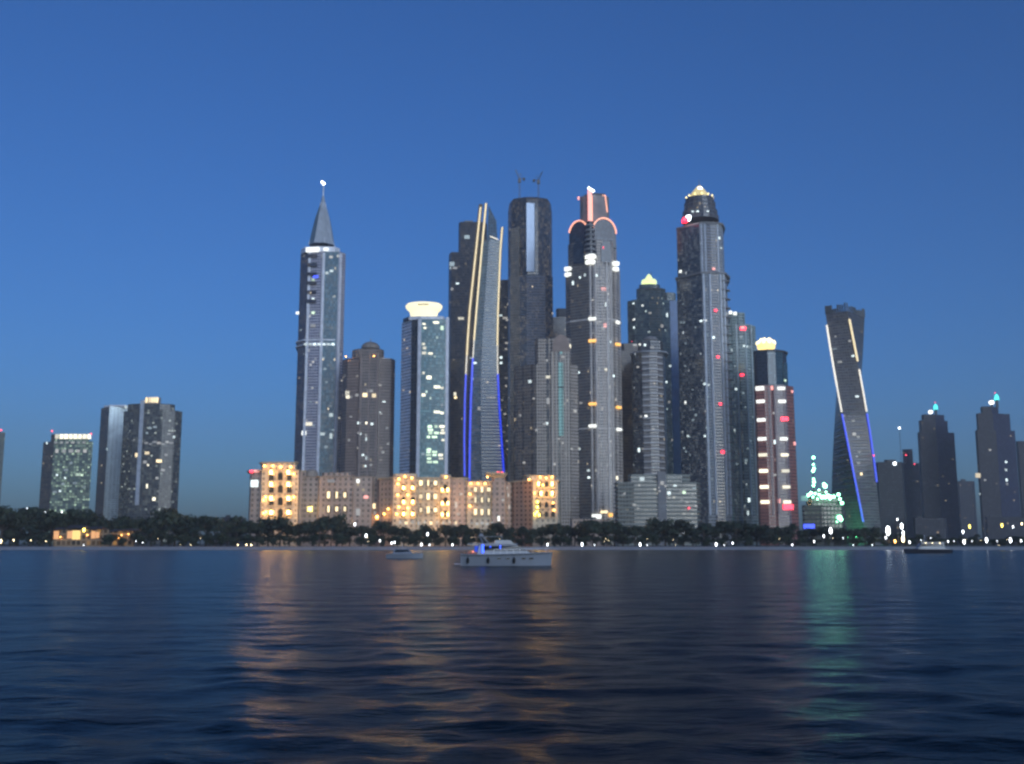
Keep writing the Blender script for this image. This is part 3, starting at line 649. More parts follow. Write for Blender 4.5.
for k in range(7):
    z0 = B.z(256) + k * 6.0; r_ = 7.6 - .35 * k
    ring = [(c[0] + r_ * math.cos(2 * math.pi * i / 16), c[1] + r_ * math.sin(2 * math.pi * i / 16)) for i in range(16)]
    b.prism(ring, z0, z0 + 2.2, 0, bottom=True)
    b.prism([(c[0] + (x - c[0]) * .8, c[1] + (y - c[1]) * .8) for x, y in ring], z0 + 2.2, z0 + 6, 1)
b.build('round_balcony', [CONC, DARKW], B.t)
def disc(px, py, dd, r_, h, key, name='lit_balcony'):
    c = B.pt(px, py, dd); b = MB(); b.prism([(c[0] + r_ * math.cos(2 * math.pi * i / 14), c[1] + r_ * math.sin(2 * math.pi * i / 14)) for i in range(14)], B.z(py) - h / 2, B.z(py) + h / 2, 0, bottom=True); b.build(name, E[key], B.t)
for px, dd in ((590.5, -.5), (568, 15), (615.5, 6)):
    o = 0 if px == 590.5 else (9 if px < 580 else 5.5)
    disc(px, 256.8 + o, dd, 6.8 if o == 0 else 4.6, 3.6, 'whitew'); disc(px, 262.5 + o, dd, 6.2 if o == 0 else 4.2, 3.6, 'whitew')
for py, key in ((319, 'whitew'), (341, 'orange'), (404, 'orange'), (426, 'whitew')):
    k = (py - 319) * .012
    B.lit([(592.5 + k * .3, py, key, 9, 3.0)], name='lit_balcony', out=1.2, dep=2.5); B.lit([(617 + k, py + 3.5, key, 7, 3.0)], name='lit_balcony', out=1.2, dep=2.5)
B.pier('stone_pier', [592, 597, 608, 612], 400, 262, 512, 1.6, STONE, 1.3)
B.slabs('balcony_floors', 400, [(597.3, -2), (598.5, -3.2), (605.5, -3.2), (606.5, -2)], 282, 505, 3.6, STONE, out=.8, th=1.1, back=2)
b = MB(); rr = B.poly(400, P); b.prism([(x * 1.02 + .1, y - .8) for x, y in rr], B.z(320), B.z(318.6)); b.prism([(x * 1.02, y - .8) for x, y in rr], B.z(429), B.z(427.6)); b.build('cornice', STONE, B.t)
B.lit([(605, 248, 'redsign', 5, 3.5), (603.5, 289, 'pink', 6, 2.6), (605.5, 325.5, 'pink', 5, 4), (606, 304.5, 'cool', 3, 4), (573, 283, 'cool', 3, 5), (580, 277.5, 'cool', 3, 3), (585, 275, 'cool', 3, 4), (596.5, 275.5, 'cool', 3, 3), (603, 328, 'dim', 4, 3),
       (606, 370, 'cream', 3, 3), (613.5, 376, 'cool', 3, 3), (612, 397, 'dim'), (611, 342, 'cool'), (579, 372.5, 'cool'), (600, 322, 'dim'), (593, 300, 'dim'), (608, 294, 'dim'), (579, 449, 'cool', 3, 3), (588.5, 470.5, 'cool', 3, 3),
       (589, 477.5, 'cool', 3, 3), (581, 403, 'dim'), (617, 478, 'cream', 4, 6)])
B.lit([(597, 516.5, 'whitew', 11, 5), (604, 512, 'warm', 8, 3), (610, 515, 'orange', 5, 4)], name='entrance_light', out=2)
B.lit(scatter(24, 593, 614, 270, 500, 'dim', 13))

# 14 dark brown building
B = Bld('skyscraper', 'low dark brown tower wedged between the pink crowned tower and the rounded balcony tower', 'skyscraper', 1080, 628)
f1 = facade('dark brown wall', (.13, .105, .1), (.03, .028, .03), fh=3.5, bw=2.8, lit=.02, litst=.3)
B.mass('tower_body', 400, [(616, 6), (619, 0), (638, 0), (641, 8)], 350, [f1, ROOF], [0] * 3, cap=1)
B.mass('upper_storeys', 347, [(621, 6), (624, 2), (638, 2)], 343, [f1, ROOF], [0] * 2, pybot=350, cap=1)
B.beacon([(632, 341.5)], 'red', .5, dd=2)

# 15 teal tower and the rounded balcony tower before it
B = Bld('skyscraper', 'teal glass tower with a pale yellow-green lit cap behind the rounded balcony tower', 'skyscraper', 1120, 655)
f1 = facade('teal tower wall', (.1, .15, .17), (.03, .06, .085), fh=3.6, bw=2.4, lit=.02, litcol=(.8, 1, .95), litst=.5)
f2 = facade('teal ribbed wall', (.19, .25, .26), (.06, .1, .11), fh=3.6, bw=2, pier=.4, lit=.02, litst=.3)
bl = mat('sky blue glass strip', (.16, .27, .5), .35, 0, .5, .12)
B.mass('tower_body', 400, [(629, 14), (636, 4), (651, 0), (664, 2), (672, 8), (682, 12)], 299, [f1, f2, bl, ROOF], [0, 0, 1, 0, 2], cap=3)
B.mass('upper_block', 300, [(636.5, 8), (638, 4), (650, 1), (661, 3), (665, 10)], 288, [f1, f2, ROOF], [0, 0, 1, 0], pybot=299, cap=2)
B.mass('right_wing_top', 300, [(664, 9), (667, 7), (674, 9), (676, 14)], 291, [f2, ROOF], [0] * 3, pybot=299, cap=1)
B.mass('drum', 285, [(639, 9), (642, 4), (650, 2), (657, 4), (660, 9)], 283.5, [f2, ROOF], [0] * 4, pybot=288, cap=1)
b = MB(); c = B.pt(649, 280, 10)
def ring(r_, n=14, c=None): return [(c[0] + r_ * math.cos(2 * math.pi * i / n), c[1] + r_ * math.sin(2 * math.pi * i / n)) for i in range(n)]
b.loft([(B.z(283.5, 10), ring(10.5, c=c)), (B.z(280.5, 10), ring(9.8, c=c)), (B.z(279.2, 10), ring(5.5, c=c)), (B.z(276, 10), ring(3, c=c)), (B.z(274, 10), ring(.6, c=c))], 0); b.build('lit_cap', emit('yellow green cap light', (.85, 1, .45), 1.4), B.t)
b = MB(); b.bar((c[0] + 3, c[1], B.z(277, 10)), (c[0] + 3, c[1], B.z(271.5, 10)), .5); b.build('mast', STEEL, B.t)
B.slabs('cornice', 290, [(637, 7), (639, 3), (650, 0), (662, 2), (665, 9)], 287, 288.6, 4, CONC, out=.8, th=1)
B.lit([(633.5, 303.5, 'cool'), (642.5, 305.5, 'whitew'), (634, 319.5, 'whitew', 3.4, 2.6), (634, 327.5, 'cool', 3.4, 2.8), (649, 332, 'cool'), (667, 315, 'cool', 3, 5), (650, 313, 'dim'), (662, 326, 'dim', 4, 4), (633, 320, 'dim'), (670, 366, 'cool'), (666, 382, 'cool'), (669, 402, 'dim'), (672, 440, 'dim')])
B = Bld('skyscraper', 'rounded dark tower with stacked pale balconies, above the wide low hotel block', 'skyscraper', 1000, 647)
f1 = facade('black flank', (.035, .045, .06), (.015, .022, .035), fh=3.6, bw=2.4, lit=.015, litcol=(.85, .95, 1), litst=.4)
f2 = facade('balcony wall', (.2, .19, .19), (.03, .035, .045), fh=3.6, bw=3, pier=.25, spandrel=.45, lit=.03, litst=.3)
P = [(632, 18), (634, 10), (643, 1), (650, 0), (658, 1), (664, 6), (666, 16)]
B.mass('tower_body', 400, P, 351, [f1, f2, ROOF], [0, 0, 1, 1, 1, 0], cap=2)
B.slabs('balcony_floors', 400, [(643.2, 2), (644, 0), (650, -1.2), (657, -.2), (662.5, 4)], 352, 500, 7.2, mat('balcony slab', (.5, .49, .5)), out=.9, th=1.6, back=3)
B.slabs('roof_canopy', 350, P, 349.5, 352, 3, mat('pale roof canopy', (.3, .32, .36), .5), out=2.2, th=1.6)
B.mass('roof_drum', 344, [(638, 14), (641, 6), (650, 4), (660, 6), (663, 14)], 340, [f1, DARKC], [0] * 4, pybot=351, cap=1)
b = MB(); c = B.pt(650.5, 338, 12); b.ball((c[0], c[1], B.z(340, 12)), 9, n=14, h=6, sz=.5); b.build('roof_dome', CONC, B.t)
B.lit([(640, 344.5, 'whitew', 4, 2.6), (645, 345, 'cool', 3, 3), (635, 345, 'dim', 4, 2.6), (652, 347.5, 'dim', 4, 2.4), (638, 367, 'dim', 4, 2), (646, 416, 'whitew', 4, 3.4), (641, 416.5, 'dim', 5, 2.6), (639, 450, 'cool', 3, 5), (643, 449, 'dim', 3, 3), (653, 429, 'dim')])

# 16 wide low block
B = Bld('hotel_block', 'wide low hotel block with long storey lines, in front of the balcony tower', 'hotel', 840, 658)
f1 = facade('storeyed hotel wall', (.27, .28, .25), (.05, .055, .055), fh=3.9, bw=3.0, pier=.18, spandrel=.5, lit=.06, litcol=(1, .95, .75), litst=.25)
P = [(615, 16), (618, 2), (634, 0), (684, 0), (697, 2), (700, 16)]
B.mass('hotel_body', 500, P, 482, [f1, ROOF], [0] * 5, cap=1)
B.mass('upper_storeys', 478, [(628, 10), (631, 3), (682, 3), (690, 10)], 474, [f1, ROOF], [0] * 3, pybot=482, cap=1)
B.slabs('floor_ledge', 500, P, 483, 520, 3.9, mat('hotel ledge', (.25, .26, .24)), out=.8, th=.8)
B.mass('entrance_tower', 490, [(657.5, 1), (658, -2), (666, -2), (666.5, 1)], 472, [CONC, ROOF], [0] * 3, cap=1)
B.lit([(662, 483, 'dim', 3, 4)], out=.5)
B.lit(scatter(26, 622, 696, 484, 514, 'dim', 21, 2.4, 2) + [(669, 493.5, 'cool', 4, 4), (684, 492, 'green', 3, 3), (642, 479, 'cool', 4, 4), (675, 486, 'cool', 3, 3), (694, 488, 'dimcool', 3, 2)])
B.beacon([(689, 508)], 'red', 1.0, 'sign_light', dd=-2)

# 17 tallest tower on the right, gold pyramid cap
B = Bld('skyscraper', 'tallest dark tower with stepped round top and gold lit pyramid cap', 'skyscraper', 1000, 712)
f1 = facade('dark blue glass flank', (.05, .075, .11), (.018, .03, .05), fh=3.6, bw=2.2, pier=.15, spandrel=.25, lit=.012, litcol=(.85, .95, 1), litst=.5)
f2 = facade('grey pier wall', (.32, .36, .4), (.04, .05, .07), fh=3.6, bw=2.2, pier=.4, spandrel=.4, lit=.012, litst=.4)
f3 = facade('dark bay', (.19, .21, .25), (.025, .03, .045), fh=3.6, bw=2.6, pier=.2, spandrel=.45, lit=.01)
P = [(677, 24), (700, 1), (707, 0), (711, 1.5), (719, 2.5), (722, 5), (724, 22)]
B.mass('upper_body', 250, P, 222, [f1, f2, f3, ROOF], [0, 1, 2, 2, 1, 1], pybot=272, cap=3, back=8)
P2 = [(676, 26), (701, 0), (707, -1), (711, .5), (719, 1.5), (725, 3), (729, 22)]
B.mass('lower_body', 400, [(679.5, 26), (705, 0), (712, -1), (714, .5), (722, 1.5), (728, 3), (731, 22)], 272, [f1, f2, f3, ROOF], [0, 1, 2, 2, 1, 1], cap=3, back=8)
c = B.pt(700, 215, 16)
b = MB()
for pyb, pyt, r_ in ((222, 217.5, 22.5), (217.5, 212, 21), (212, 204, 19), (204, 199.5, 17.5)):
    b.prism(ring(r_, 20, c), B.z(pyb, 16), B.z(pyt, 16))
b.build('round_top', facade('dark drum wall', (.1, .11, .13), (.03, .035, .05), fh=5, bw=3, lit=.02, litst=.4), B.t)
b = MB(); b.loft([(B.z(199.5, 16), ring(14.5, 8, c)), (B.z(192, 16), ring(8.5, 8, c)), (B.z(186, 16), ring(2, 8, c))], 0); b.build('pyramid_cap', emit('gold cap light', (1, .8, .25), .8), B.t)
b = MB()
GL_ = emit('gold lamp', (1, .8, .3), 3)
for a in ring(16, 12, c): b = MB(); b.ball((a[0], a[1], B.z(197.5, 16)), 1.1); b.build('cap_lamp', GL_, B.t)
b = MB(); b.ball((c[0], c[1] - 4, B.z(190.5, 16)), 3.4); b.build('cap_floodlight', emit('bright cap light', (1, .95, .8), 5), B.t)
b = MB(); b.bar((c[0], c[1], B.z(186, 16)), (c[0], c[1], B.z(180, 16)), .4); b.build('mast', STEEL, B.t)
B.pier('grey_pier', [707, 713], 400, 274, 515, 2.0, mat('grey cladding', (.52, .57, .64), .5), 1.2)
B.pier('grey_pier', [724, 727.5], 400, 274, 515, 1.6, mat('grey cladding strip', (.52, .57, .64), .5), 1.0)
B.pier('grey_pier', [702, 705.5, 718], 250, 224, 272, 1.5, mat('grey blue cladding', (.5, .55, .63), .5), 1.0)
for k in range(26):
    B.slabs('terrace_floor', 300, [(722, 3), (723, 1.5), (728, 3), (730, 6)], 505 - 9 * k, 505 - 9 * k + .5, 90, CONC, out=.5, th=1, back=5)
B.slabs('parapet', 222, P, 221, 223.5, 6, CONC, out=1, th=2)
B.slabs('parapet', 272, P2, 271, 273.5, 6, CONC, out=1, th=2)
B.lit([(685.5, 219.5, 'redsign', 6, 4), (688.5, 217.5, 'white', 5, 4)], name='roof_light', out=-3, dep=10)
B.lit([(692 + 5 * i, 212.5, 'cool', 3, 2) for i in range(4)], name='drum_light', out=4)
B.lit([(713.5, 269, 'pink', 3, 2.5), (715.5, 310.5, 'redsign', 3, 2.6), (717.8, 357, 'redsign', 3, 2.6), (720.2, 404, 'redsign', 3, 2.6), (722.4, 452, 'redsign', 3.6, 3.4)], name='red_light', out=1)
B.lit([(701, 321, 'cool'), (705, 320.5, 'whitew'), (719, 238, 'cool', 3, 3), (721, 248, 'cool', 2.4, 3), (680.5, 271.5, 'whitew', 3, 4), (701, 243.5, 'dimcool'), (713, 337.5, 'cool', 4, 2.6), (704.5, 384, 'cool'), (708, 385, 'cool'), (685.5, 402.5, 'whitew', 3, 4),
       (693, 420, 'dimcool'), (696, 415, 'dimcool'), (707, 428, 'dimcool'), (690, 455, 'dimcool'), (688, 436, 'cool'), (705, 436, 'cool')])
B.lit(scatter(26, 681, 703, 300, 500, 'dimcool', 31, 2.2, 2) + scatter(10, 706, 727, 290, 500, 'dimcool', 32, 2.2, 2))

# 18 grey green tower
B = Bld('skyscraper', 'grey-green tower with pink roof lights, between the tallest dark tower and the red-brown tower', 'skyscraper', 1030, 745)
f1 = facade('grey green wall', (.32, .4, .4), (.05, .08, .085), fh=3.6, bw=2.4, pier=.3, spandrel=.42, lit=.03, litcol=(.85, 1, 1), litst=.4, groove=8)
P = [(724, 12), (729, 2), (737, 0), (747, -1), (753, 4), (758, 14)]
B.mass('tower_body', 400, P, 324, [f1, ROOF], [0] * 5, cap=1)
B.mass('upper_storeys', 320, [(727, 10), (730, 3), (738, 1), (745, 4)], 312, [f1, ROOF], [0] * 3, pybot=324, cap=1)
B.pier('grey_pier', [730, 738.5, 747.5, 753], 400, 324, 515, 1.5, mat('grey green cladding', (.46, .54, .56), .5), 1.1)
B.lit([(730.5, 312.5, 'whitew', 4, 4), (735, 313.5, 'whitew', 4, 4)], name='roof_light', out=.6)
B.lit([(742.5, 327.5, 'pink', 4, 2.6), (743, 328.5, 'redsign', 7, 4)], name='red_light', out=.8)
B.lit([(742, 375, 'redsign', 4.4, 2.8)], name='red_light', out=.8)
B.lit([(744, 346, 'cool', 3, 2), (747, 346.5, 'cool', 3, 2), (750, 347, 'dimcool'), (741, 337, 'dimcool'), (736, 389, 'cool'), (743, 393, 'dimcool'), (737, 464, 'dimcool'), (746, 460, 'dimcool', 3, 4), (749, 500, 'cool', 3, 5), (748, 513, 'cool', 3, 5)])
B.lit(scatter(26, 731, 757, 340, 515, 'dimcool', 41, 2.2, 2))

# 19 red brown tower
B = Bld('skyscraper', 'red-brown tower with rows of bright white balconies and a small gold lit crown', 'skyscraper', 950, 778)
f1 = facade('red brown wall', (.33, .13, .11), (.04, .03, .035), fh=3.6, bw=2.6, pier=.4, spandrel=.4, lit=.02, litcol=(1, .7, .6), litst=.3)
f2 = facade('grey rose wall', (.3, .24, .25), (.08, .07, .08), fh=3.6, bw=2.4, lit=.02, litst=.3)
f3 = facade('teal drum glass', (.05, .09, .11), (.03, .07, .1), fh=3.6, bw=2, pier=.1, spandrel=.2, lit=0)
dk3 = facade('navy drum glass', (.02, .03, .05), (.012, .02, .04), lit=0)
P = [(756, 16), (758, 4), (766, 0), (773, 0), (776, -1), (787, -1), (789, 3), (796, 12)]
B.mass('tower_body', 450, P, 385, [f1, f2, ROOF], [0, 0, 0, 0, 1, 1, 0], cap=2)
B.mass('upper_drum', 370, [(754, 18), (757, 7), (768, 2), (776, 3), (783, 9), (787, 18)], 349, [dk3, f3, ROOF], [0, 0, 1, 1, 0], pybot=385, cap=2)
B.mass('side_shoulder', 380, [(782, 12), (784, 8), (788, 12)], 361, [f3, ROOF], [0] * 2, pybot=385, cap=1)
b = MB(); c = B.pt(766, 345, 12); b.loft([(B.z(348.5, 12), ring(9.8, 18, c)), (B.z(345, 12), ring(10.2, 18, c)), (B.z(341.5, 12), ring(7.6, 18, c))], 0); b.build('crown', E['gold'], B.t)
b = MB()
CL_ = emit('crown lamps', (1, .85, .45), 3)
for a, py in [(a, 343) for a in ring(9.2, 9, c)] + [(a, 340.3) for a in ring(5, 6, c)]: b = MB(); b.ball((a[0], a[1], B.z(py, 12)), 2.2); b.build('crown_lamp', CL_, B.t)
B.slabs('parapet', 349, [(754, 18), (757, 7), (768, 2), (776, 3), (783, 9), (787, 18)], 348.2, 350.5, 5, DARKC, out=.8, th=1.6)
for i, py in enumerate((388.5, 401.5, 420, 439, 455, 471, 487, 502)):
    B.lit([(760 + i * .75, py, ('whitew', 'cream')[i > 3], 9, 3.4 if i else 4.4)], name='lit_balcony', out=1, dep=2.4)
    if i != 2: B.lit([(781 + i * .85, py, ('whitew', 'cream')[i > 3], 8, 3.2)], name='lit_balcony', out=1, dep=2.4)
B.lit([(784.5, 419, 'redsign', 8, 4)], name='red_sign', out=.8); B.lit([(788, 507, 'redsign', 11, 5.5)], name='red_sign', out=.8)
B.lit([(772, 388, 'pink', 3, 6), (775, 442, 'cool', 3, 5), (792, 391.5, 'pink', 3, 3), (794.5, 443.5, 'pink', 3, 4), (779, 501, 'pink', 3, 6), (774, 413, 'dim'), (785, 380.5, 'green', 3, 3), (775, 475, 'dim')])
B.pier('rose_pier', [776.5, 786.5, 771], 450, 388, 515, 1.4, mat('rose stone', (.36, .28, .28)), 1)

# 20 twisted tower
B = Bld('skyscraper', 'twisted tower with two slanted light lines turning from white to blue', 'skyscraper', 1120, 856)
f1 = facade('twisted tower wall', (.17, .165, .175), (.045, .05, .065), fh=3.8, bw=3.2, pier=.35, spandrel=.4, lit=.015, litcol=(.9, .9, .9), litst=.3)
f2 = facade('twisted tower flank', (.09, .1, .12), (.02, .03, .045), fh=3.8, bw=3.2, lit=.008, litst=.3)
TT = B.x0 / B.d; ST, CT = math.sin(math.atan(TT)), math.cos(math.atan(TT)); H = B.z(311); Rr = 31.5; N = 44; B2 = []
def corner(t, k, rr=Rr):
    a = R(24 - 76 * t + k); xv, yv = rr * math.sin(a), -rr * math.cos(a)
    return (30 * TT + xv * CT + yv * ST, 30 - xv * ST + yv * CT)
b = MB(); rings = [(H * i / N, [corner(i / N, k) for k in (0, 58, 180, 238)]) for i in range(N + 1)]
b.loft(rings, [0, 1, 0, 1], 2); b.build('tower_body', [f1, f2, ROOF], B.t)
B.fronts = [(r0[1][:2] , r0[0], r1[0]) for r0, r1 in zip(rings[:-1], rings[1:])]
b = MB(); Ht = B.z(302.5); g = random.Random(2)                        # ragged open top floors
top = [corner(1.0 + (0.03), k) for k in (0, 58, 180, 238)]
for i in range(4):
    p, r_ = top[i], top[(i + 1) % 4]; n = 9
    for j in range(n):
        t0, t1 = j / n, (j + .62) / n; h = H + (Ht - H) * (1.0 if j in (0, n - 1) else g.uniform(.45, 1))
        A0 = (p[0] + (r_[0] - p[0]) * t0, p[1] + (r_[1] - p[1]) * t0); A1 = (p[0] + (r_[0] - p[0]) * t1, p[1] + (r_[1] - p[1]) * t1)
        b.prism([A0, A1, ((A1[0] - 30 * TT) * .93 + 30 * TT, (A1[1] - 30) * .93 + 30), ((A0[0] - 30 * TT) * .93 + 30 * TT, (A0[1] - 30) * .93 + 30)], H, h)
b.build('open_top', mat('dark open frame', (.1, .115, .13)), B.t)
def twist(k, t0, t1, w, key):
    b = MB(); n = max(2, int(abs(t1 - t0) * 40)); rr = []
    for i in range(n + 1):
        t = t0 + (t1 - t0) * i / n; c = corner(t, k, Rr + .8); rr.append((H * t, [(c[0] - w / 2, c[1] - 1), (c[0] + w / 2, c[1] - 1), (c[0] + w / 2, c[1] + 1), (c[0] - w / 2, c[1] + 1)]))
    b.loft(rr, 0, bottom=True); b.build('light_line', E[key], B.t)
def tt(py): return B.z(py, 4) / H
twist(0, tt(522), tt(414), 1.7, 'blue'); twist(0, tt(412), tt(385), 1.4, 'bladew'); twist(0, tt(385), tt(323), 1.8, 'bladew')
twist(58, tt(482), tt(414), 1.7, 'blue'); twist(58, tt(412), tt(370), 1.5, 'bladew'); twist(58, tt(362), tt(320), 2.0, 'blade')
B.lit([(834.5, 349, 'dimcool', 5, 3), (853, 356, 'cool', 4, 3), (840, 362, 'dim', 6, 3), (850, 341, 'dim', 3, 3), (857, 396.5, 'cool', 5, 2.6), (854, 434, 'dim', 4, 4), (859, 452, 'dim', 4, 3), (861, 474, 'warm', 4, 4), (858, 463, 'dim', 4, 4), (853, 421, 'dim', 4, 3), (858, 437, 'dim', 3, 3)], out=.8)
B.beacon([(873.8, 455.5)], 'red', 1.1, dd=-4)
for px_, dd_ in ((834, -14), (846, -20), (856, -20)):                 # green floodlights washing the foot of the tower
    p = B.pt(px_, 519, dd_); b = MB(); b.box(p[0] - 1.6, p[0] + 1.6, dd_ - .8, dd_ + .8, 9, 11); b.bar((p[0], dd_, 0), (p[0], dd_, 9), .3, 1); b.build('base_floodlight', [emit('green floodlight', (.12, 1, .35), 330), STEEL], B.t)

# 21 dark low block outlined with mint lamps, lamp-strung mast
B = Bld('pavilion', 'low dark block roofed with mint green lamps and a lamp-strung mast, before the twisted tower', 'building', 740, 823)
f1 = facade('dark pavilion wall', (.07, .075, .07), (.02, .025, .025), lit=.03, litcol=(.7, 1, .8), litst=.3)
P = [(802, 10), (804, 0), (822, -2), (842, 0), (845, 10)]
B.mass('building_body', 510, P, 505, [f1, ROOF], [0] * 4, cap=1)
B.mass('upper_storey', 500, [(806, 6), (812, 2), (836, 2), (840, 8)], 497, [f1, ROOF], [0] * 3, pybot=505, cap=1)
B.mass('roof_lantern', 492, [(812, 8), (815, 5), (828, 5), (830, 9)], 490, [f1, ROOF], [0] * 3, pybot=497, cap=1)
mx = B.pt(813.5, 480, 4)
b = MB(); b.bar((mx[0], 4, B.z(497)), (mx[0], 4, B.z(455)), (.7, .3), n=6); b.build('mast', STEEL, B.t)
for px, py, r_ in ((813.5, 457.5, 1.3), (813.4, 464.5, .9), (814, 468.5, 1.2), (813, 471, 1.2), (813.5, 479, 1), (814, 482, 1.3), (813.5, 485.5, 1.1), (825, 486, 1.9), (824, 484, 1.2), (819, 490, .8),
                   (808.5, 495, 1.3), (811, 493, 1.3), (815, 493.5, 1), (813, 497, .9), (819, 494.5, 1.0), (822, 497, 1.6), (825, 497, 1.5), (828, 496, 1.7), (831, 497, 1.5), (834, 496.5, 1.3), (838.5, 494.5, 1.4), (840, 499, 1.2), (842, 503, 1.4),
                   (839.5, 517.5, 2.0), (841, 519.5, 1.5), (837, 522, .6), (830, 499, .8), (817.5, 499, .8), (826, 492, .8)):
    b = MB(); p = B.pt(px, py, -2.6 if py > 488 else 3.2); b.ball((p[0], p[1], B.z(py, p[1])), r_ * 1.0)
    b.build('mint_lamp', E['mint'], B.t)
b = MB(); p = B.pt(805, 498, -1); b.box(p[0] - 3.5, p[0] + 2.5, -1.6, -1.1, B.z(501), B.z(496)); b.build('lit_glass', emit('mint glass', (.1, .5, .42), .4), B.t)
b = MB(); p = B.pt(809, 526.5, -24); b.box(p[0] - 4.5, p[0] + 4.5, p[1] - .6, p[1], B.z(529, -24), B.z(524, -24)); b.bar((p[0], p[1] + .2, 0), (p[0], p[1] + .2, B.z(526, -24)), .4, 1); b.build('blue_sign', [E['bluesign'], STEEL], B.t)

# 22 far dark block and its neighbours at the right
B = Bld('apartment_block', 'plain dark block with one white roof light, right of the twisted tower', 'apartment block', 1250, 891)
f1 = facade('plain dark wall', (.022, .03, .042), (.015, .02, .03), amb=0, grough=.6, lit=.01, litst=.3)
B.mass('building_body', 490, [(877, 10), (879, 0), (903, 0), (905, 10)], 462, [f1, ROOF], [0] * 3, cap=1)
B.mass('roof_plant', 460, [(884, 8), (887, 4), (896, 4)], 459.5, [DARKC], [0] * 2, pybot=462)
B.lit([(894.5, 463.5, 'white', 4, 4)], name='roof_light', out=1)
B = Bld('apartment_block', 'pale hazy building under a mast light with small red lamps, behind the plain dark block', 'apartment block', 1750, 911)
f1 = facade('hazy pale wall', (.06, .07, .11), (.03, .035, .06), amb=0, grough=.6, lit=.02, litst=.3)
B.mass('building_body', 480, [(901, 10), (904, 0), (920, 2), (922, 10)], 463, [f1, ROOF], [0] * 3, cap=1)
B.mass('upper_storey', 460, [(903, 10), (906, 4), (913, 4)], 449, [f1, ROOF], [0] * 2, pybot=463, cap=1)
B.beacon([(906, 455), (914.5, 464)], 'red', 1.5)
a = B.pt(899.5, 430, 10); b = MB(); b.bar((a[0], 10, B.z(463)), (a[0], 10, B.z(429, 10)), .5); b.ball((a[0], 10, B.z(428, 10)), 2.4, 1); b.build('mast_light', [STEEL, E['white']], B.t)

def stepped(label, px, d, steps, tops, seed, side=0):
    B = Bld('skyscraper', label, 'skyscraper', d, px)
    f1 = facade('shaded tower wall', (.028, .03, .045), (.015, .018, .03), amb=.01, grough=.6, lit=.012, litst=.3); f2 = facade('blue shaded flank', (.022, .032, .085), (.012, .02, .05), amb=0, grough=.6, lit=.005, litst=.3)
    pyb = None
    for i, (xl, xm, xr, top) in enumerate(steps):
        B.mass('tower_body' if i == 0 else 'upper_storeys', 460, [(xl, 12 + 3 * i), (xl + 2, 3 * i), (xm, 3 * i), (xr, 14 + 2 * i)], top, [f1, f2, ROOF], [0, 0, 1], pybot=pyb, cap=2); pyb = top
    return B
B = stepped('hazy dark stepped tower topped by white and turquoise lamps, right of the pale hazy building', 938, 1650, [(919, 938, 956, 432), (921, 938, 950, 420), (924, 938, 947, 414)], None, 1)
b = MB(); p = B.pt(930.5, 412, 6); b.ball((p[0], 6, B.z(412, 6)), 4.6, sz=.8); b.build('roof_floodlight', emit('roof floodlight', (1, 1, .95), 3), B.t)
b = MB(); p = B.pt(935.5, 406.5, 9); b.loft([(B.z(409.5, 9), ring(4.6, 8, p)), (B.z(405.5, 9), ring(3.4, 8, p)), (B.z(404, 9), ring(.5, 8, p))]); b.bar((p[0], 9, B.z(416, 9)), (p[0], 9, B.z(408, 9)), 2.5, 1); b.build('turquoise_lantern', [E['cyan'], DARKC], B.t)
B.beacon([(935, 402.6)], 'red', 1.0, dd=9)
B = stepped('dark stepped tower topped by white and turquoise lamps, near the right edge of the photo', 996, 1550, [(977, 998, 1017, 430), (979, 996, 1013, 413), (984, 995, 1002, 406)], None, 2)
b = MB(); p = B.pt(991.5, 402.5, 6); b.ball((p[0], 6, B.z(402.5, 6)), 5.0, sz=.8); b.bar((p[0], 6, B.z(408, 6)), (p[0], 6, B.z(404, 6)), 2, 1); b.build('roof_floodlight', [emit('roof flood lamp', (1, .99, .92), 3), DARKC], B.t)
b = MB(); p = B.pt(996.5, 397, 9); b.loft([(B.z(400, 9), ring(4.6, 8, p)), (B.z(396, 9), ring(3.4, 8, p)), (B.z(394, 9), ring(.5, 8, p))]); b.bar((p[0], 9, B.z(408, 9)), (p[0], 9, B.z(399, 9)), 2.5, 1); b.build('turquoise_lantern', [E['cyan'], DARKC], B.t)
B.beacon([(995, 392.8)], 'red', 1.0, dd=9)
B.lit([(977.5, 475.5, 'warm', 9, 8)], name='wall_floodlight', out=2)
B.lit([(1006, 462, 'cool', 3, 4), (1006, 470, 'cool', 4, 4), (1006.5, 480, 'cool', 4, 6), (1005, 469, 'dim'), (980, 494, 'cool', 3, 3), (1007, 484, 'dim', 5, 4), (990, 450, 'dim'), (985, 480, 'dim')])
B = Bld('skyscraper', 'tower cut by the right edge of the photo, beside the stepped tower', 'skyscraper', 1700, 1026)
f1 = facade('dim far wall', (.03, .03, .045), (.015, .018, .03), amb=0, grough=.6, lit=.015, litst=.3)
B.mass('tower_body', 470, [(1018, 10), (1020, 0), (1040, 4)], 441, [f1, ROOF], [0] * 2, cap=1)
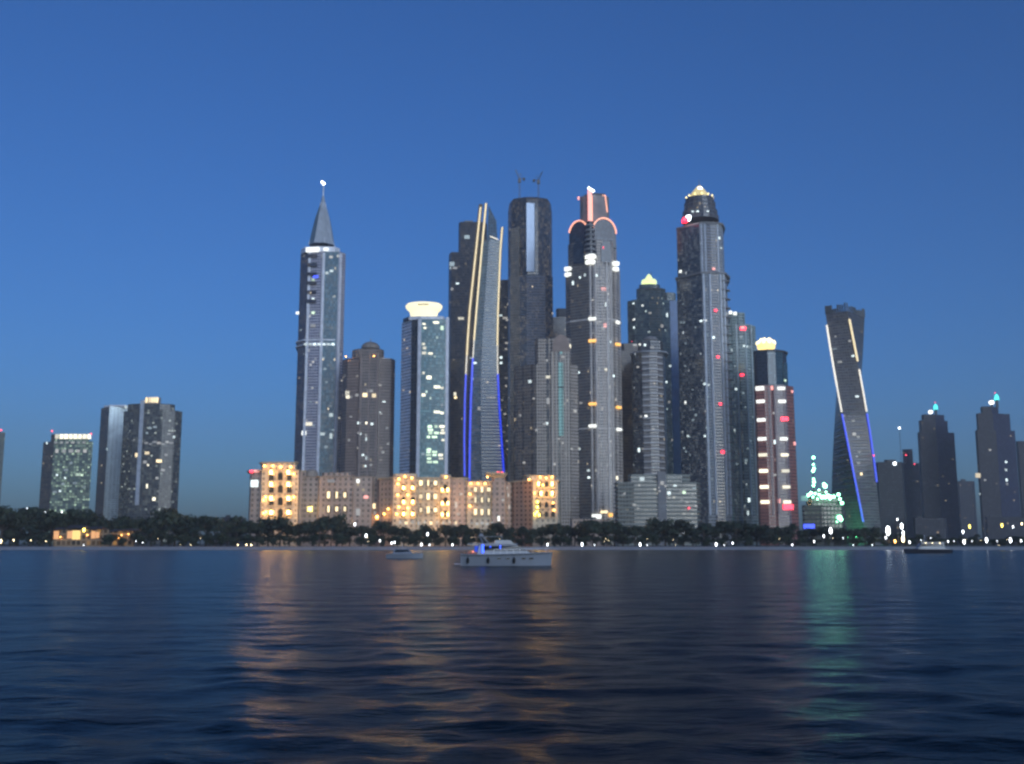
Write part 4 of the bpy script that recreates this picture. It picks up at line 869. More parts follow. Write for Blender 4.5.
for nm, px, d, pl, pr, top, lab in (('apartment_block', 968, 2300, 958, 976, 481, 'faint low far block between the two stepped towers'), ('apartment_block', 943, 2000, 936, 950, 500, 'faint small block at the foot of the hazy stepped tower'),
                                    ('apartment_block', 1002, 1300, 984, 1030, 517, 'low block glowing faintly orange behind the right-hand promenade lamps'), ('apartment_block', 930, 1200, 912, 946, 518, 'low grey block behind the moored boat on the right'),
                                    ('apartment_block', 232, 1500, 222, 244, 517, 'small low far block between the dark tower and the gold lit hotel')):
    B = Bld(nm, lab, 'apartment block', d, px)
    B.mass('building_body', 505, [(pl, 10), (pl + 2, 0), (pr - 2, 0), (pr, 10)], top, [facade('far low wall', (.025, .028, .045), (.015, .018, .03), amb=0, grough=.6, lit=.03, litcol=(1, .7, .4), litst=.3), ROOF], [0] * 3, cap=1)
    B.mass('roof_plant', 505, [(pl + 4, 8), (pl + 5, 4), (pl + 9, 4)], top - 2, [DARKC], [0] * 2, pybot=top)

# ------------------------------------------------------------------ floodlit shore hotels
hw1 = facade('sand hotel wall', (.72, .59, .42), (.22, .17, .12), fh=4.2, bw=4.4, pier=.6, spandrel=.5, grough=.4, lit=.05, litcol=(1, .75, .4), litst=.4)
hw2 = facade('dull rose hotel wall', (.52, .39, .31), (.12, .09, .075), fh=4.2, bw=4.4, pier=.6, spandrel=.5, grough=.4, lit=.03, litcol=(1, .75, .4), litst=.3)
LANT = {}
def lantern(B, pts, key='lantern', out=2.6, w=1.5, h=2.6, name='wall_lantern'):
    if (key, w, h) not in LANT:
        b = MB(); b.prism([(-w / 2, -w / 2), (w / 2, -w / 2), (w / 2, w / 2), (-w / 2, w / 2)], -h / 2, h / 2, 0, bottom=True)
        b.box(-.2, .2, w / 2, out, -.2, .2, 1); b.prism([(-w * .7, -w * .7), (w * .7, -w * .7), (w * .7, w * .7), (-w * .7, w * .7)], h / 2, h / 2 + .3, 1, bottom=True)
        LANT[(key, w, h)] = b.mesh(name, [E[key], DARKC])
    for px, py in pts:
        c, a = B.hit(px, py); o = bpy.data.objects.new(name, LANT[(key, w, h)]); COL.objects.link(o); o.parent = B.t
        o.location = (c[0] + math.sin(a) * out, c[1] - math.cos(a) * out, c[2]); o.rotation_euler[2] = a
def niche(B, pts, w=5.2, h=8.2, m=None, name='arched_balcony'):
    for px, py in pts:
        c, a = B.hit(px, py); b = MB(); n = 8
        prof = [(-w / 2, -h / 2)] + [(-w / 2 * math.cos(math.pi * k / n), h * .18 + h * .32 * math.sin(math.pi * k / n)) for k in range(n + 1)] + [(w / 2, -h / 2)]
        inn = [(x * .78, z * .9 - .3) for x, z in prof]
        for k in range(len(prof) - 1):                                   # raised surround
            (x0, z0), (x1, z1), (u0, w0), (u1, w1) = prof[k], prof[k + 1], inn[k], inn[k + 1]
            b.face([(u0, -.7, w0), (u1, -.7, w1), (x1, -.7, z1), (x0, -.7, z0)]); b.face([(x0, -.7, z0), (x1, -.7, z1), (x1, .2, z1), (x0, .2, z0)]); b.face([(u1, -.7, w1), (u0, -.7, w0), (u0, -.05, w0), (u1, -.05, w1)])
        b.face([(x, -.06, z) for x, z in inn], None, 1)
        b.box(-w * .42, w * .42, -1.6, -.1, -h / 2 - .3, -h / 2 + .1); b.box(-w * .42, w * .42, -1.65, -1.5, -h / 2 + .1, -h / 2 + 1.1)
        o = b.build(name, [m or SAND, DARKW], B.t); o.location = (c[0], c[1], c[2]); o.rotation_euler[2] = a
        for v in (): pass

B = Bld('hotel', 'golden floodlit hotel pavilion with two lantern columns, leftmost of the lit shore hotels', 'hotel', 700, 275)
P = [(249, 16), (250.5, 6), (260, 5), (261, 0), (298, 0), (299.5, 8), (305, 12)]
B.mass('hotel_body', 500, P, 470, [hw2, hw1, ROOF], [0, 0, 1, 1, 0, 0], cap=2)
B.mass('roof_attic', 468, [(261, 6), (263, .8), (295, .8), (297, 6)], 462, [hw1, ROOF], [0] * 3, pybot=470, cap=1)
B.slabs('cornice', 466, P, 469.5, 471, 6, SAND, out=1.2, th=1.0)
B.slabs('attic_cornice', 466, [(261, 6), (263, .8), (295, .8), (297, 6)], 461.5, 463, 6, SAND, out=1.2, th=.9)
niche(B, [(px, py) for py in (476.5, 489, 501.5, 513) for px in (271.5, 280.5, 289.5)])
lantern(B, [(px, py) for py in (472.5, 484.5, 498.5, 512.5) for px in (272, 289)], out=3.6, w=1.8, h=3.2)
lantern(B, [(265, 466), (273, 466), (281, 467), (291, 467)], 'amber', out=1.7, w=1.2, h=1.2)
lantern(B, [(264, 500), (266.5, 512), (264, 513), (294, 474), (294, 497), (266, 497)], 'amber', out=1.5, w=1.0, h=1.4)
B.lit([(254.5, 483.5, 'cool', 5.5, 5.5), (309.5, 509, 'yellow', 3, 4)])
B.lit([(252, 471.5, 'redsign', 3, 2), (257, 471, 'pink', 4, 2)], name='roof_light', out=1)
B = Bld('hotel', 'rose stone hotel wing with two rows of three lit windows', 'hotel', 705, 343)
P = [(301, 14), (303, 4), (318, 3), (319, 0), (352, 0), (353, 4), (372, 5), (373, 9), (391, 10)]
B.mass('hotel_body', 500, P, 476.5, [hw2, hw1, ROOF], [0, 0, 0, 0, 0, 0, 0, 0], cap=2)
B.mass('roof_attic', 475, [(322, 5), (324, 1.5), (349, 1.5), (351, 5)], 472.5, [hw2, ROOF], [0] * 3, pybot=476.5, cap=1)
B.slabs('cornice', 480, P, 475.6, 477, 6, mat('rose cornice', (.34, .26, .2)), out=1.0, th=.9)
b = MB(); c = B.pt(312, 476, 9); b.prism(ring(5, 12, c), B.z(477, 9), B.z(473, 9)); b.ball((c[0], c[1], B.z(473, 9)), 4.8, n=12, sz=.7); b.build('roof_dome', mat('dome render', (.36, .3, .25)), B.t)
niche(B, [(px, py) for py in (495, 509) for px in (328.5, 336.5, 345)], 4.4, 7.4, mat('rose surround', (.38, .28, .2)))
B.lit([(px, py, 'warm', 2.3, 5.2) for py in (495, 509) for px in (328.7, 336.9, 345)], out=1.0)
B.lit([(358, 481, 'whitew', 3, 4), (366, 497, 'pink', 4, 3), (311, 509, 'yellow', 2.5, 4), (374, 506, 'warm', 2, 4), (377, 517, 'amber', 2, 2), (358, 512, 'dim', 3, 5), (375, 513, 'dim', 2, 3), (331, 481, 'dim', 6, 2)])
lantern(B, [(384, 515), (380, 518), (388, 500)], 'amber', out=1.4, w=1.0, h=1.4)
B = Bld('hotel', 'widest golden hotel front with rows of nine lit windows between two lantern bays', 'hotel', 690, 420)
P = [(379, 14), (392, 4), (393, 0), (417, -1), (418, 1.5), (440, 1.5), (441, 0), (450, 0), (453, 5), (466, 8), (468, 14)]
B.mass('hotel_body', 500, P, 478, [hw2, hw1, ROOF], [0, 1, 1, 1, 1, 1, 1, 0, 0, 0], cap=2)
B.mass('corner_turret', 476, [(393, 4), (395, -.6), (416, -.6), (417.5, 4)], 473.5, [hw1, ROOF], [0] * 3, pybot=478, cap=1)
B.mass('corner_turret', 476, [(440, 4), (441, .4), (449, .4), (451, 4)], 474.5, [hw1, ROOF], [0] * 3, pybot=478, cap=1)
B.slabs('cornice', 480, P, 477, 478.4, 6, SAND, out=1.1, th=.9)
niche(B, [(px, py) for py in (488, 501, 514) for px in (403.5, 413, 445.5)], 4.6, 7.4)
niche(B, [(px, py) for py in (483.5, 496.5, 510) for px in (421, 428.3, 435.5)], 4.2, 7)
B.lit([(px, py, 'warm', 2.3, 4.8) for py in (483, 496.5, 510) for px in (421, 428.3, 435.5)], out=1.0)
lantern(B, [(px, py) for py in (488, 502, 514) for px in (404, 413)] + [(px, py) for py in (490, 503.5, 514.5) for px in (442.5, 448)], out=3.2, w=1.4, h=2.6)
lantern(B, [(399, 479), (405, 476.5), (412, 478), (446, 477), (408, 495), (408, 508), (399, 507), (398, 484), (398, 495), (397, 514)], 'amber', out=1.5, w=1.1, h=1.3)
lantern(B, [(386, 514), (390, 509)], 'amber', out=2, w=1.0, h=1.2)
B.lit([(400 + 6.2 * i, 522 + (i % 2), ('dim', 'warm')[i % 4 == 1], 2, 2.6) for i in range(10)])
B.lit([(456, 505, 'dim', 2, 5), (458, 514, 'dim', 3, 2), (461, 494, 'dim', 2, 2)])
B = Bld('hotel', 'small gold hotel front with a grid of nine lit windows and a flared corner tower', 'hotel', 695, 484)
P = [(462, 12), (466, 3), (467, 0), (491, 0), (492, -2.5), (505, -2.5), (507, 4), (512, 8)]
B.mass('hotel_body', 500, P, 481.5, [hw2, hw1, ROOF], [0, 1, 1, 1, 0, 0, 0], cap=2)
B.mass('corner_turret', 478, [(492.5, 4), (494, -1), (503.5, -1), (505, 4)], 476.5, [hw2, ROOF], [0] * 3, pybot=481.5, cap=1)
cz = [(493, 4), (494.5, -.6), (503, -.6), (504.5, 4)]
b = MB(); p0 = B.poly(475, [(493, 4), (494, -1), (503.5, -1), (504.5, 4)]); p1 = B.poly(473, [(485, 4), (486, -4), (505, -4), (507, 4)]); b.loft([(B.z(478), p0), (B.z(474), p1), (B.z(472.6), p1)], 0); b.build('flared_cornice', SAND, B.t)
B.slabs('cornice', 485, [(466, 4), (467, 0), (490, 0), (491, 4)], 480.6, 482, 6, SAND, out=1.1, th=.9)
niche(B, [(px, py) for py in (489.5, 500, 512) for px in (475.5, 482, 488.8)], 3.9, 6.6)
B.lit([(px, py, 'warm', 2.2, 4.4) for py in (489.5, 500, 512) for px in (475.5, 482, 488.8)], out=1.0)
lantern(B, [(471, 483.5), (478, 483.5), (485, 483.5), (487.5, 477), (470, 506), (470, 494), (499, 475)], 'amber', out=1.6, w=1.1, h=1.2)
B.lit([(498.7, 518.5, 'whitew', 2, 5)], out=1.2)
B.lit([(498, 473, 'redsign', 2, 1.6), (502, 473, 'redsign', 2, 1.6)], name='roof_light', out=3)
B.lit([(472 + 5 * i, 523 + (i % 2), 'dim', 2, 2.4) for i in range(6)] + [(508, 495, 'dim', 2, 3), (507, 488, 'dim', 2, 2), (503, 500, 'dim', 2, 2), (509, 507, 'dim', 2, 3)])
B = Bld('hotel', 'gold hotel corner with one blank terracotta flank, rightmost of the lit shore hotels', 'hotel', 690, 537)
P = [(512, 14), (514, 10), (532, 1), (533, 0), (557.5, 0), (559, 8)]
hw3 = facade('terracotta hotel wall', (.36, .22, .16), (.07, .05, .04), fh=3.6, bw=4, pier=.6, spandrel=.5, lit=.02, litcol=(1, .7, .4), litst=.3)
B.mass('hotel_body', 500, P, 480.5, [hw3, hw1, ROOF], [0, 0, 1, 1, 1], cap=2)
B.mass('roof_attic', 478, [(523, 8), (527, 1), (554, 1), (556, 6)], 475, [hw1, ROOF], [0] * 3, pybot=480.5, cap=1)
B.slabs('cornice', 480, P, 480, 481.4, 6, SAND, out=1.1, th=.9); B.slabs('attic_cornice', 478, [(523, 8), (527, 1), (554, 1), (556, 6)], 474.5, 476, 6, SAND, out=1.1, th=.8)
niche(B, [(px, py) for py in (484.5, 494, 505, 514.5) for px in (539.5, 546.5, 553)], 3.9, 6.2)
lantern(B, [(538.5, 484), (552, 484), (541, 493.5), (552, 493.5)], out=3.4, w=1.6, h=3.0)
lantern(B, [(537.5, 502), (537.5, 507), (539, 515), (535, 514), (537, 512)], 'yellow', out=1.9, w=1.4, h=2.2)
lantern(B, [(540, 477), (546, 478), (552, 477), (529, 479.5), (553, 503), (554, 510), (534.5, 493), (543, 485)], 'amber', out=1.6, w=1.0, h=1.2)
for i, (px, lab) in enumerate(((506, 'low dark link building between the two small gold hotels'), (590, 'low dark podium at the foot of the pink crowned tower'))):
    B = Bld('podium_building', lab, 'building', 745, px)
    B.mass('building_body', 505, [(px - 20, 10), (px - 18, 0), (px + 18, 0), (px + 20, 10)], 519, [hw2, ROOF], [0] * 3, cap=1)
    B.mass('roof_plant', 505, [(px - 9, 8), (px - 8, 4), (px + 6, 4)], 517, [DARKC], [0] * 2, pybot=519)

# glowing waterfront restaurant at the left
B = Bld('restaurant', 'low waterfront restaurant with glowing amber terraces among the dark trees', 'restaurant', 600, 92)
rw = facade('restaurant wall', (.3, .22, .14), (.05, .04, .03), fh=4, bw=3.4, pier=.3, spandrel=.3, lit=.25, litcol=(1, .5, .12), litst=.35)
B.mass('building_body', 540, [(53, 5), (54, 0), (100, 0), (101, 3), (134, 3), (135, 6)], 529.5, [rw, ROOF], [0] * 5, cap=1)
b = MB()
for x0, x1, h, z0 in ((52.5, 62, 1.6, 528.5), (65, 84, 2.2, 527), (86, 101, 1.8, 528), (108, 121, 1.4, 530), (122, 136, 1.4, 529.5)):
    a, c = B.pt(x0, 540, -2)[0], B.pt(x1, 540, -2)[0]; z = B.z(z0 + 1.2)
    b.face([(a, -2.5, z), (c, -2.5, z), (c - 1, 4, z + h), (a + 1, 4, z + h)]); b.face([(c, 10, z), (a, 10, z), (a + 1, 4, z + h), (c - 1, 4, z + h)]); b.face([(a, 10, z), (a, -2.5, z), (a + 1, 4, z + h)]); b.face([(c, -2.5, z), (c, 10, z), (c - 1, 4, z + h)])
b.build('hipped_roof', mat('clay roof', (.06, .045, .035)), B.t)
am, yl = emit('amber terrace glow', (1, .42, .06), .9), emit('yellow terrace glow', (1, .66, .13), 1.3)
for x0, x1, y0, y1, m in ((53.5, 58.5, 531, 539, am), (67, 72, 531, 538.5, am), (72, 80, 530.5, 539.5, yl), (91, 95, 531, 538.5, am), (95.5, 99, 532, 538, am)):
    a, c = B.pt(x0, 540, -.3)[0], B.pt(x1, 540, -.3)[0]; b = MB(); b.box(a, c, -.5, -.2, B.z(y1), B.z(y0))
    b.build('lit_terrace', m, B.t)
lantern(B, [(85.5, 530)], 'yellow', out=2.5, w=1.1, h=2.4); lantern(B, [(117, 536), (122, 535), (129, 534), (119, 538), (88, 535), (61, 537)], 'amber', out=1.0, w=.5, h=.6)

# ------------------------------------------------------------------ trees
leafm = []
for nm, c in (('dark leaf', (.016, .03, .016)), ('mid leaf', (.028, .045, .022)), ('olive leaf', (.036, .046, .024))):
    leafm.append(mat(nm, c, .7, var=.3, scale=.5))
BARK = mat('bark', (.07, .055, .045), .9)
def tree_proto(kind, seed):
    g = random.Random(seed)
    e = bpy.data.objects.new(kind, None); COL.objects.link(e); kids = []
    if kind == 'palm_tree':
        H = 9.5; b = MB(); p = (0, 0, -1)
        for i in range(5): r_ = (0.10 * (i + 1) ** 1.3 * .5, 0, H * (i + 1) / 5); b.bar(p, r_, (.28 - .02 * i, .26 - .02 * i), n=7); p = r_
        kids.append(b.build('trunk', BARK, e)); b = MB()
        for k in range(26):
            a = 2 * math.pi * k / 26 + g.uniform(-.1, .1); up = g.uniform(.0, 1.1); L = g.uniform(2.6, 3.6); last = None
            for i in range(6):
                t = i / 5; r_ = L * t * (.9 if up < .6 else .7); z = H + L * (up * t - 1.15 * t * t * (1 if up < .8 else .9)) * .75; wd = .55 * math.sin(math.pi * min(1, t + .12)) + .04
                c = (p[0] + r_ * math.cos(a), r_ * math.sin(a)); n = (-math.sin(a) * wd, math.cos(a) * wd)
                cur = ((c[0] + n[0], c[1] + n[1], z - wd * .4), (c[0], c[1], z), (c[0] - n[0], c[1] - n[1], z - wd * .4))
                if last: b.face([last[0], cur[0], cur[1], last[1]], None, k % 2); b.face([last[1], cur[1], cur[2], last[2]], None, k % 2)
                last = cur
        kids.append(b.build('crown', leafm[:2], e)); return e, kids
    H = 12 if kind == 'broad_tree' else 9
    b = MB(); b.bar((0, 0, -1), (0.2, 0, H * .38), (.42, .3), n=7)
    tips = []
    for k in range(6):
        a = k * 1.05 + g.uniform(-.3, .3); q_ = (math.cos(a) * g.uniform(1.6, 3.2), math.sin(a) * g.uniform(1.6, 3.2), H * g.uniform(.55, .8)); b.bar((0.2, 0, H * .36), q_, (.22, .07), n=5); tips.append(q_)
    kids.append(b.build('trunk', BARK, e)); b = MB()
    lob = [(t[0] * 1.1, t[1] * 1.1, t[2], g.uniform(1.5, 2.5)) for t in tips] + [(g.uniform(-2, 2), g.uniform(-2, 2), H * g.uniform(.45, .88), g.uniform(1.4, 2.4)) for _ in range(9)] + [(g.uniform(-3, 3), g.uniform(-3, 3), H * .3, 1.8) for _ in range(3)]
    for x, y, z, r_ in lob:
        m = g.choice((0, 0, 1, 1, 2))
        for _ in range(46):
            v = np.array([g.gauss(0, 1) for _ in range(3)]); v /= np.linalg.norm(v); rr = r_ * g.uniform(.55, 1.12); c = np.array((x, y, z)) + v * rr * np.array((1.15, 1.15, .85))
            s_ = g.uniform(.28, .62); t1 = np.cross(v, [g.gauss(0, 1) for _ in range(3)]); t1 /= np.linalg.norm(t1) + 1e-6; t2 = np.cross(v + .6 * t1, t1); t2 /= np.linalg.norm(t2) + 1e-6
            b.face([c - t1 * s_ - t2 * s_ * .6, c + t1 * s_ - t2 * s_ * .5, c + t1 * s_ * .7 + t2 * s_, c - t1 * s_ * .6 + t2 * s_ * .8], None, m)
    kids.append(b.build('crown', leafm, e)); return e, kids
PROT = {k: [tree_proto(k, s) for s in ss] for k, ss in (('broad_tree', (1, 2, 3)), ('bushy_tree', (4, 5)), ('palm_tree', (6,)))}
used = set()
ZONES = [(0, 45, 'at the far left edge of the shore'), (45, 140, 'around the amber lit restaurant'), (140, 245, 'below the dark round-shouldered tower'), (245, 305, 'before the golden pavilion with two lantern columns'),
         (305, 390, 'before the rose stone hotel wing'), (390, 460, 'before the widest golden hotel front'), (460, 515, 'behind the motor yacht'), (515, 560, 'before the terracotta-flanked hotel corner'),
         (560, 615, 'below the pink crowned tower'), (615, 705, 'before the wide low hotel block'), (705, 760, 'below the grey-green tower'), (760, 800, 'below the red-brown tower'), (800, 875, 'below the twisted tower'), (875, 1024, 'along the right-hand promenade')]
def zone(px): return next((z[2] for z in ZONES if z[0] <= px < z[1]), ZONES[0][2] if px < 512 else ZONES[-1][2])
WORDS = {'broad_tree': 'dark broad-crowned tree', 'bushy_tree': 'low bushy dark tree', 'palm_tree': 'dark palm'}
def plant(kind, px, d, h, g):
    src, kids = PROT[kind][g.randrange(len(PROT[kind]))]
    base = {'broad_tree': 13.2, 'bushy_tree': 9.8, 'palm_tree': 11.5}[kind]; k = h / base; x = XX(px, 540, d)
    lab = WORDS[kind] + ' ' + zone(px); grp = WORDS[kind] + 's ' + zone(px)
    rz, sc = g.uniform(0, 6.28), (k * g.uniform(.95, 1.3), k * g.uniform(.95, 1.3), k)
    z = 1.5
    if src.name in used: o = copy_thing(src, kids, (x, d, z), rz, sc, lab, grp)
    else:
        used.add(src.name); o = src; o.location = (x, d, z); o.rotation_euler = (0, 0, rz); o.scale = sc; o['label'] = lab; o['group'] = grp
    o['category'] = 'palm' if kind == 'palm_tree' else 'tree'
g = random.Random(12)
def topline(px):                                    # how high the dark tree band stands in the photo
    return float(np.interp(px, [-60, 0, 60, 120, 180, 215, 240, 300, 360, 400, 460, 520, 600, 640, 700, 780, 810, 850, 880, 900, 930, 1024, 1080], [504, 505, 507, 508, 505, 508, 509, 512, 515, 520, 522, 520, 517, 518, 517, 518, 525, 520, 522, 531, 535, 535, 535]))
px = -45
while px < 1070:                                    # back row
    d = g.uniform(632, 662) * K; h = (543 - topline(px)) / F * d + EYE - 1.5
    plant('broad_tree' if h > 9 else 'bushy_tree', px, d, max(5, h * g.uniform(.68, 1.1)), g); px += g.uniform(8, 13) * (1 if h > 9 else .9)
px = -45
while px < 1070:                                    # front row
    d = g.uniform(582, 606) * K
    if not 50 < px < 104: plant(g.choice(('bushy_tree', 'bushy_tree', 'broad_tree')), px, d, g.uniform(5.5, 10.5) if px < 880 else g.uniform(4, 6), g)
    px += g.uniform(10, 17)
for px in (28, 36, 150, 168, 190, 202, 213, 222, 236, 318, 330, 362, 372, 384, 458, 462, 521, 526, 640, 702, 735, 770, 796, 850, 866, 940, 978): plant('palm_tree', px + g.uniform(-2, 2), g.uniform(608, 626) * K, g.uniform(14, 20) if px < 880 else 10, g)

# ------------------------------------------------------------------ lamps on the shore
def lamp_mesh(key, r_, H):
    b = MB(); b.bar((0, 0, -.3), (0, 0, H), (.14, .09), n=6); b.box(-.3, .3, -.3, .3, -.1, .35); p = b.mesh('lamp_post', [STEEL])
    b = MB(); b.ball((0, 0, H + r_ * .8), r_ * .72, n=8, h=6, sz=2.3); b2 = b.mesh('lamp_globe', [E[key]]); return p, b2
LM = {}
def lamp(px, py, d, lab, key='street', r_=.42, name='street_lamp', group='lamps along the shore'):
    d = d * K; z0 = 1.5 if d > GL else 1.1
    H = max(1.2, ZZ(py, d) - z0 - r_ * .8); k = (key, r_, round(H * 2) / 2)
    if k not in LM: LM[k] = lamp_mesh(key, r_, k[2])
    t = thing(name, lab, 'street lamp', (XX(px, 540, d), d, z0), group)
    for n_, me in zip(('lamp_post', 'lamp_globe'), LM[k]):
        o = bpy.data.objects.new(n_, me); COL.objects.link(o); o.parent = t
ORD = ['leftmost', 'second', 'third', 'fourth', 'fifth', 'sixth', 'seventh', 'eighth']
def lamps(pts, where, **kw):
    n = len(pts)
    for i, p in enumerate(pts):
        who = 'the only one' if n == 1 else ('leftmost' if i == 0 else 'rightmost' if i == n - 1 else ORD[i] + ' from left')
        k2 = dict(kw); 
        if len(p) > 2: k2.update(p[2])
        if 'd' not in k2: k2['d'] = 566
        if n == 1: who = 'standing alone'
        lamp(p[0], p[1], lab=f'{k2.get("tone", "small white")} lamp {where}, {who}', **{a: b for a, b in k2.items() if a != 'tone'})
w2 = dict(key='streetw'); sm = dict(r_=.26); big = dict(r_=.75)
lamps([(25, 509), (34.5, 512.5), (43.5, 512.5), (60, 512)], 'high behind the trees at far left', d=668, r_=.5)
lamps([(1, 541, big), (13.5, 540.5), (31, 540.5, sm), (46, 541, sm)], 'on the shore left of the amber restaurant', **{**w2, 'tone': 'small warm'})
lamps([(84, 546, sm), (136, 541, sm), (143, 543, sm)], 'at the water below the amber restaurant', **{'tone': 'faint'})
lamps([(238, 547, dict(r_=.35)), (246.5, 546.5, dict(r_=.4)), (251.5, 546.5, w2)], 'at the water below the two-column pavilion', **{'tone': 'tiny warm'}, key='streetw')
lamps([(338, 525, dict(key='yellow', r_=.9)), (354.5, 524.5, big), (349, 528)], 'in trees before the rose hotel wing', d=668)
lamps([(366, 535.5, big), (380, 541), (391.5, 543.5), (394.5, 542)], 'at the beach left of the small boat', r_=.5)
lamps([(427.5, 534, big)], 'among trees above the small boat', d=612, r_=.7)
lamps([(421.5, 547.5, dict(r_=.6)), (429.5, 546), (452.5, 546.5, dict(r_=.5))], 'on the beach between small boat and yacht', r_=.4)
lamps([(547.5, 546.5, dict(r_=.55)), (582, 546.5, big), (594.5, 547, sm)], 'on the beach just right of the yacht', r_=.5)
lamps([(581, 523.5), (610, 527, sm)], 'among trees below the pink crowned tower', d=668, r_=.5)
lamps([(640, 546, big), (647, 546, sm)], 'on the beach below the wide low hotel', r_=.5)
lamps([(663, 522.5, dict(r_=.7)), (671, 522.5), (684, 533, sm)], 'in trees before the wide low hotel', d=668, r_=.5)
lamps([(716, 545, big), (724, 547, sm), (732.5, 543)], 'at the beach below the grey-green tower', r_=.5)
lamps([(747, 524, sm), (792, 545, dict(r_=.4, d=566))], 'near the foot of the red-brown tower', d=668, r_=.4)
lamps([(814, 541.5), (824, 536.5, dict(r_=.6)), (831, 531, dict(r_=1.3)), (843, 538, sm), (853, 547, sm)], 'below the mint green lamps', r_=.5, d=580)
lamps([(872, 547, sm), (909.5, 542, dict(r_=.6)), (921, 540, sm), (931, 538, sm)], 'by the moored boat on the right', r_=.4)
lamps([(948, 541.5), (954, 541.5, sm), (964, 541.5, dict(r_=.95)), (972, 541, sm), (986.5, 540.5, dict(r_=1.05)), (997, 541, sm), (1010.5, 540.5, dict(r_=1.05)), (1021, 540.5)], 'in the bright promenade row at right', r_=.5, d=575)
lamps([(963.5, 532, dict(r_=.85, key='street')), (970.5, 526.5, dict(r_=.95, key='yellow')), (1003, 525, dict(r_=.95, key='yellow')), (1014, 527, dict(r_=.65, key='street')), (1023, 524, dict(r_=.6))], 'in the upper row behind the right promenade', d=690, key='streetw')
t = 0
for px, py, r_, key, lab in ((888.5, 531, 1.9, 'flood', 'largest white floodlight on a post at the right-hand quay'), (902.5, 526, 1.2, 'flood', 'tall white floodlight right of the largest one on the quay'), (903.5, 533.5, 1.0, 'flood', 'lower white floodlight beneath the tall one on the quay'),
                             (903, 539, 1.25, 'streetw', 'warm orange floodlight low on the right-hand quay'), (895, 541, .7, 'amber', 'small amber lamp at the foot of the quay floodlights'), (898.5, 519, .5, 'flood', 'thin high white lamp above the quay floodlights'), (886, 538, .6, 'street', 'small white lamp left under the largest quay floodlight')):
    lamp(px, py, 578, lab, key, r_, 'floodlight', 'floodlights on the right-hand quay')
g = random.Random(5)
for i in range(22):                                    # faint lights in the far right and along the paths
    px = g.choice((g.uniform(956, 1024), g.uniform(360, 520), g.uniform(140, 240), g.uniform(600, 860))); lamp(px, g.uniform(537, 548), g.uniform(563, 571), 'faint tiny path lamp ' + zone(px), 'streetw', .15, 'path_lamp', 'faint path lamps ' + zone(px))

# ------------------------------------------------------------------ boats
def hull(b, L, beam, fb, n=14, draft=.6, m=0, flare=1.15):
    """bow towards +x; returns nothing, adds the shell to b"""
    st = []
    for i in range(n + 1):
        t = i / n; x = -L / 2 + L * t; k = max(.0, 1 - max(0, (t - .5) / .5) ** 2.2); hb = beam / 2 * (.94 + .06 * min(1, t * 4)) * max(k, .02)
        sh = fb * (1 + .28 * max(0, t - .25) ** 1.5)
        st.append([(x - .08 * L * max(0, t - .8) * 2, 0, -draft * max(.05, k)), (x - .3 * max(0, t - .7), hb * .82, -.05), (x, hb * .95, sh * .5), (x + .02 * L * max(0, t - .6), hb * flare * .95, sh)])
    for a, c in zip(st[:-1], st[1:]):
        for s in (1, -1):
            for k in range(3):
                q = [a[k], c[k], c[k + 1], a[k + 1]]; q = [(x, y * s, z) for x, y, z in q]; b.face(q if s == -1 else q[::-1], None, m)
        b.face([(a[3][0], -a[3][1], a[3][2] - .06), (c[3][0], -c[3][1], c[3][2] - .06), (c[3][0], c[3][1], c[3][2] - .06), (a[3][0], a[3][1], a[3][2] - .06)], None, m)
    a = st[0]; b.face([(x, y, z) for x, y, z in a] + [(x, -y, z) for x, y, z in a[::-1]][0:-1], None, m)
    return st
def house(b, xs0, xs1, w0, w1, z0, z1, m=0):
    """cabin: xs0=(aft, fore) at the foot, xs1 at the roof"""
    b.loft([(z0, [(xs0[0], -w0), (xs0[1], -w0 * .7), (xs0[1], w0 * .7), (xs0[0], w0)]), (z1, [(xs1[0], -w1), (xs1[1], -w1 * .8), (xs1[1], w1 * .8), (xs1[0], w1)])], m)
YD = 158.0 * K
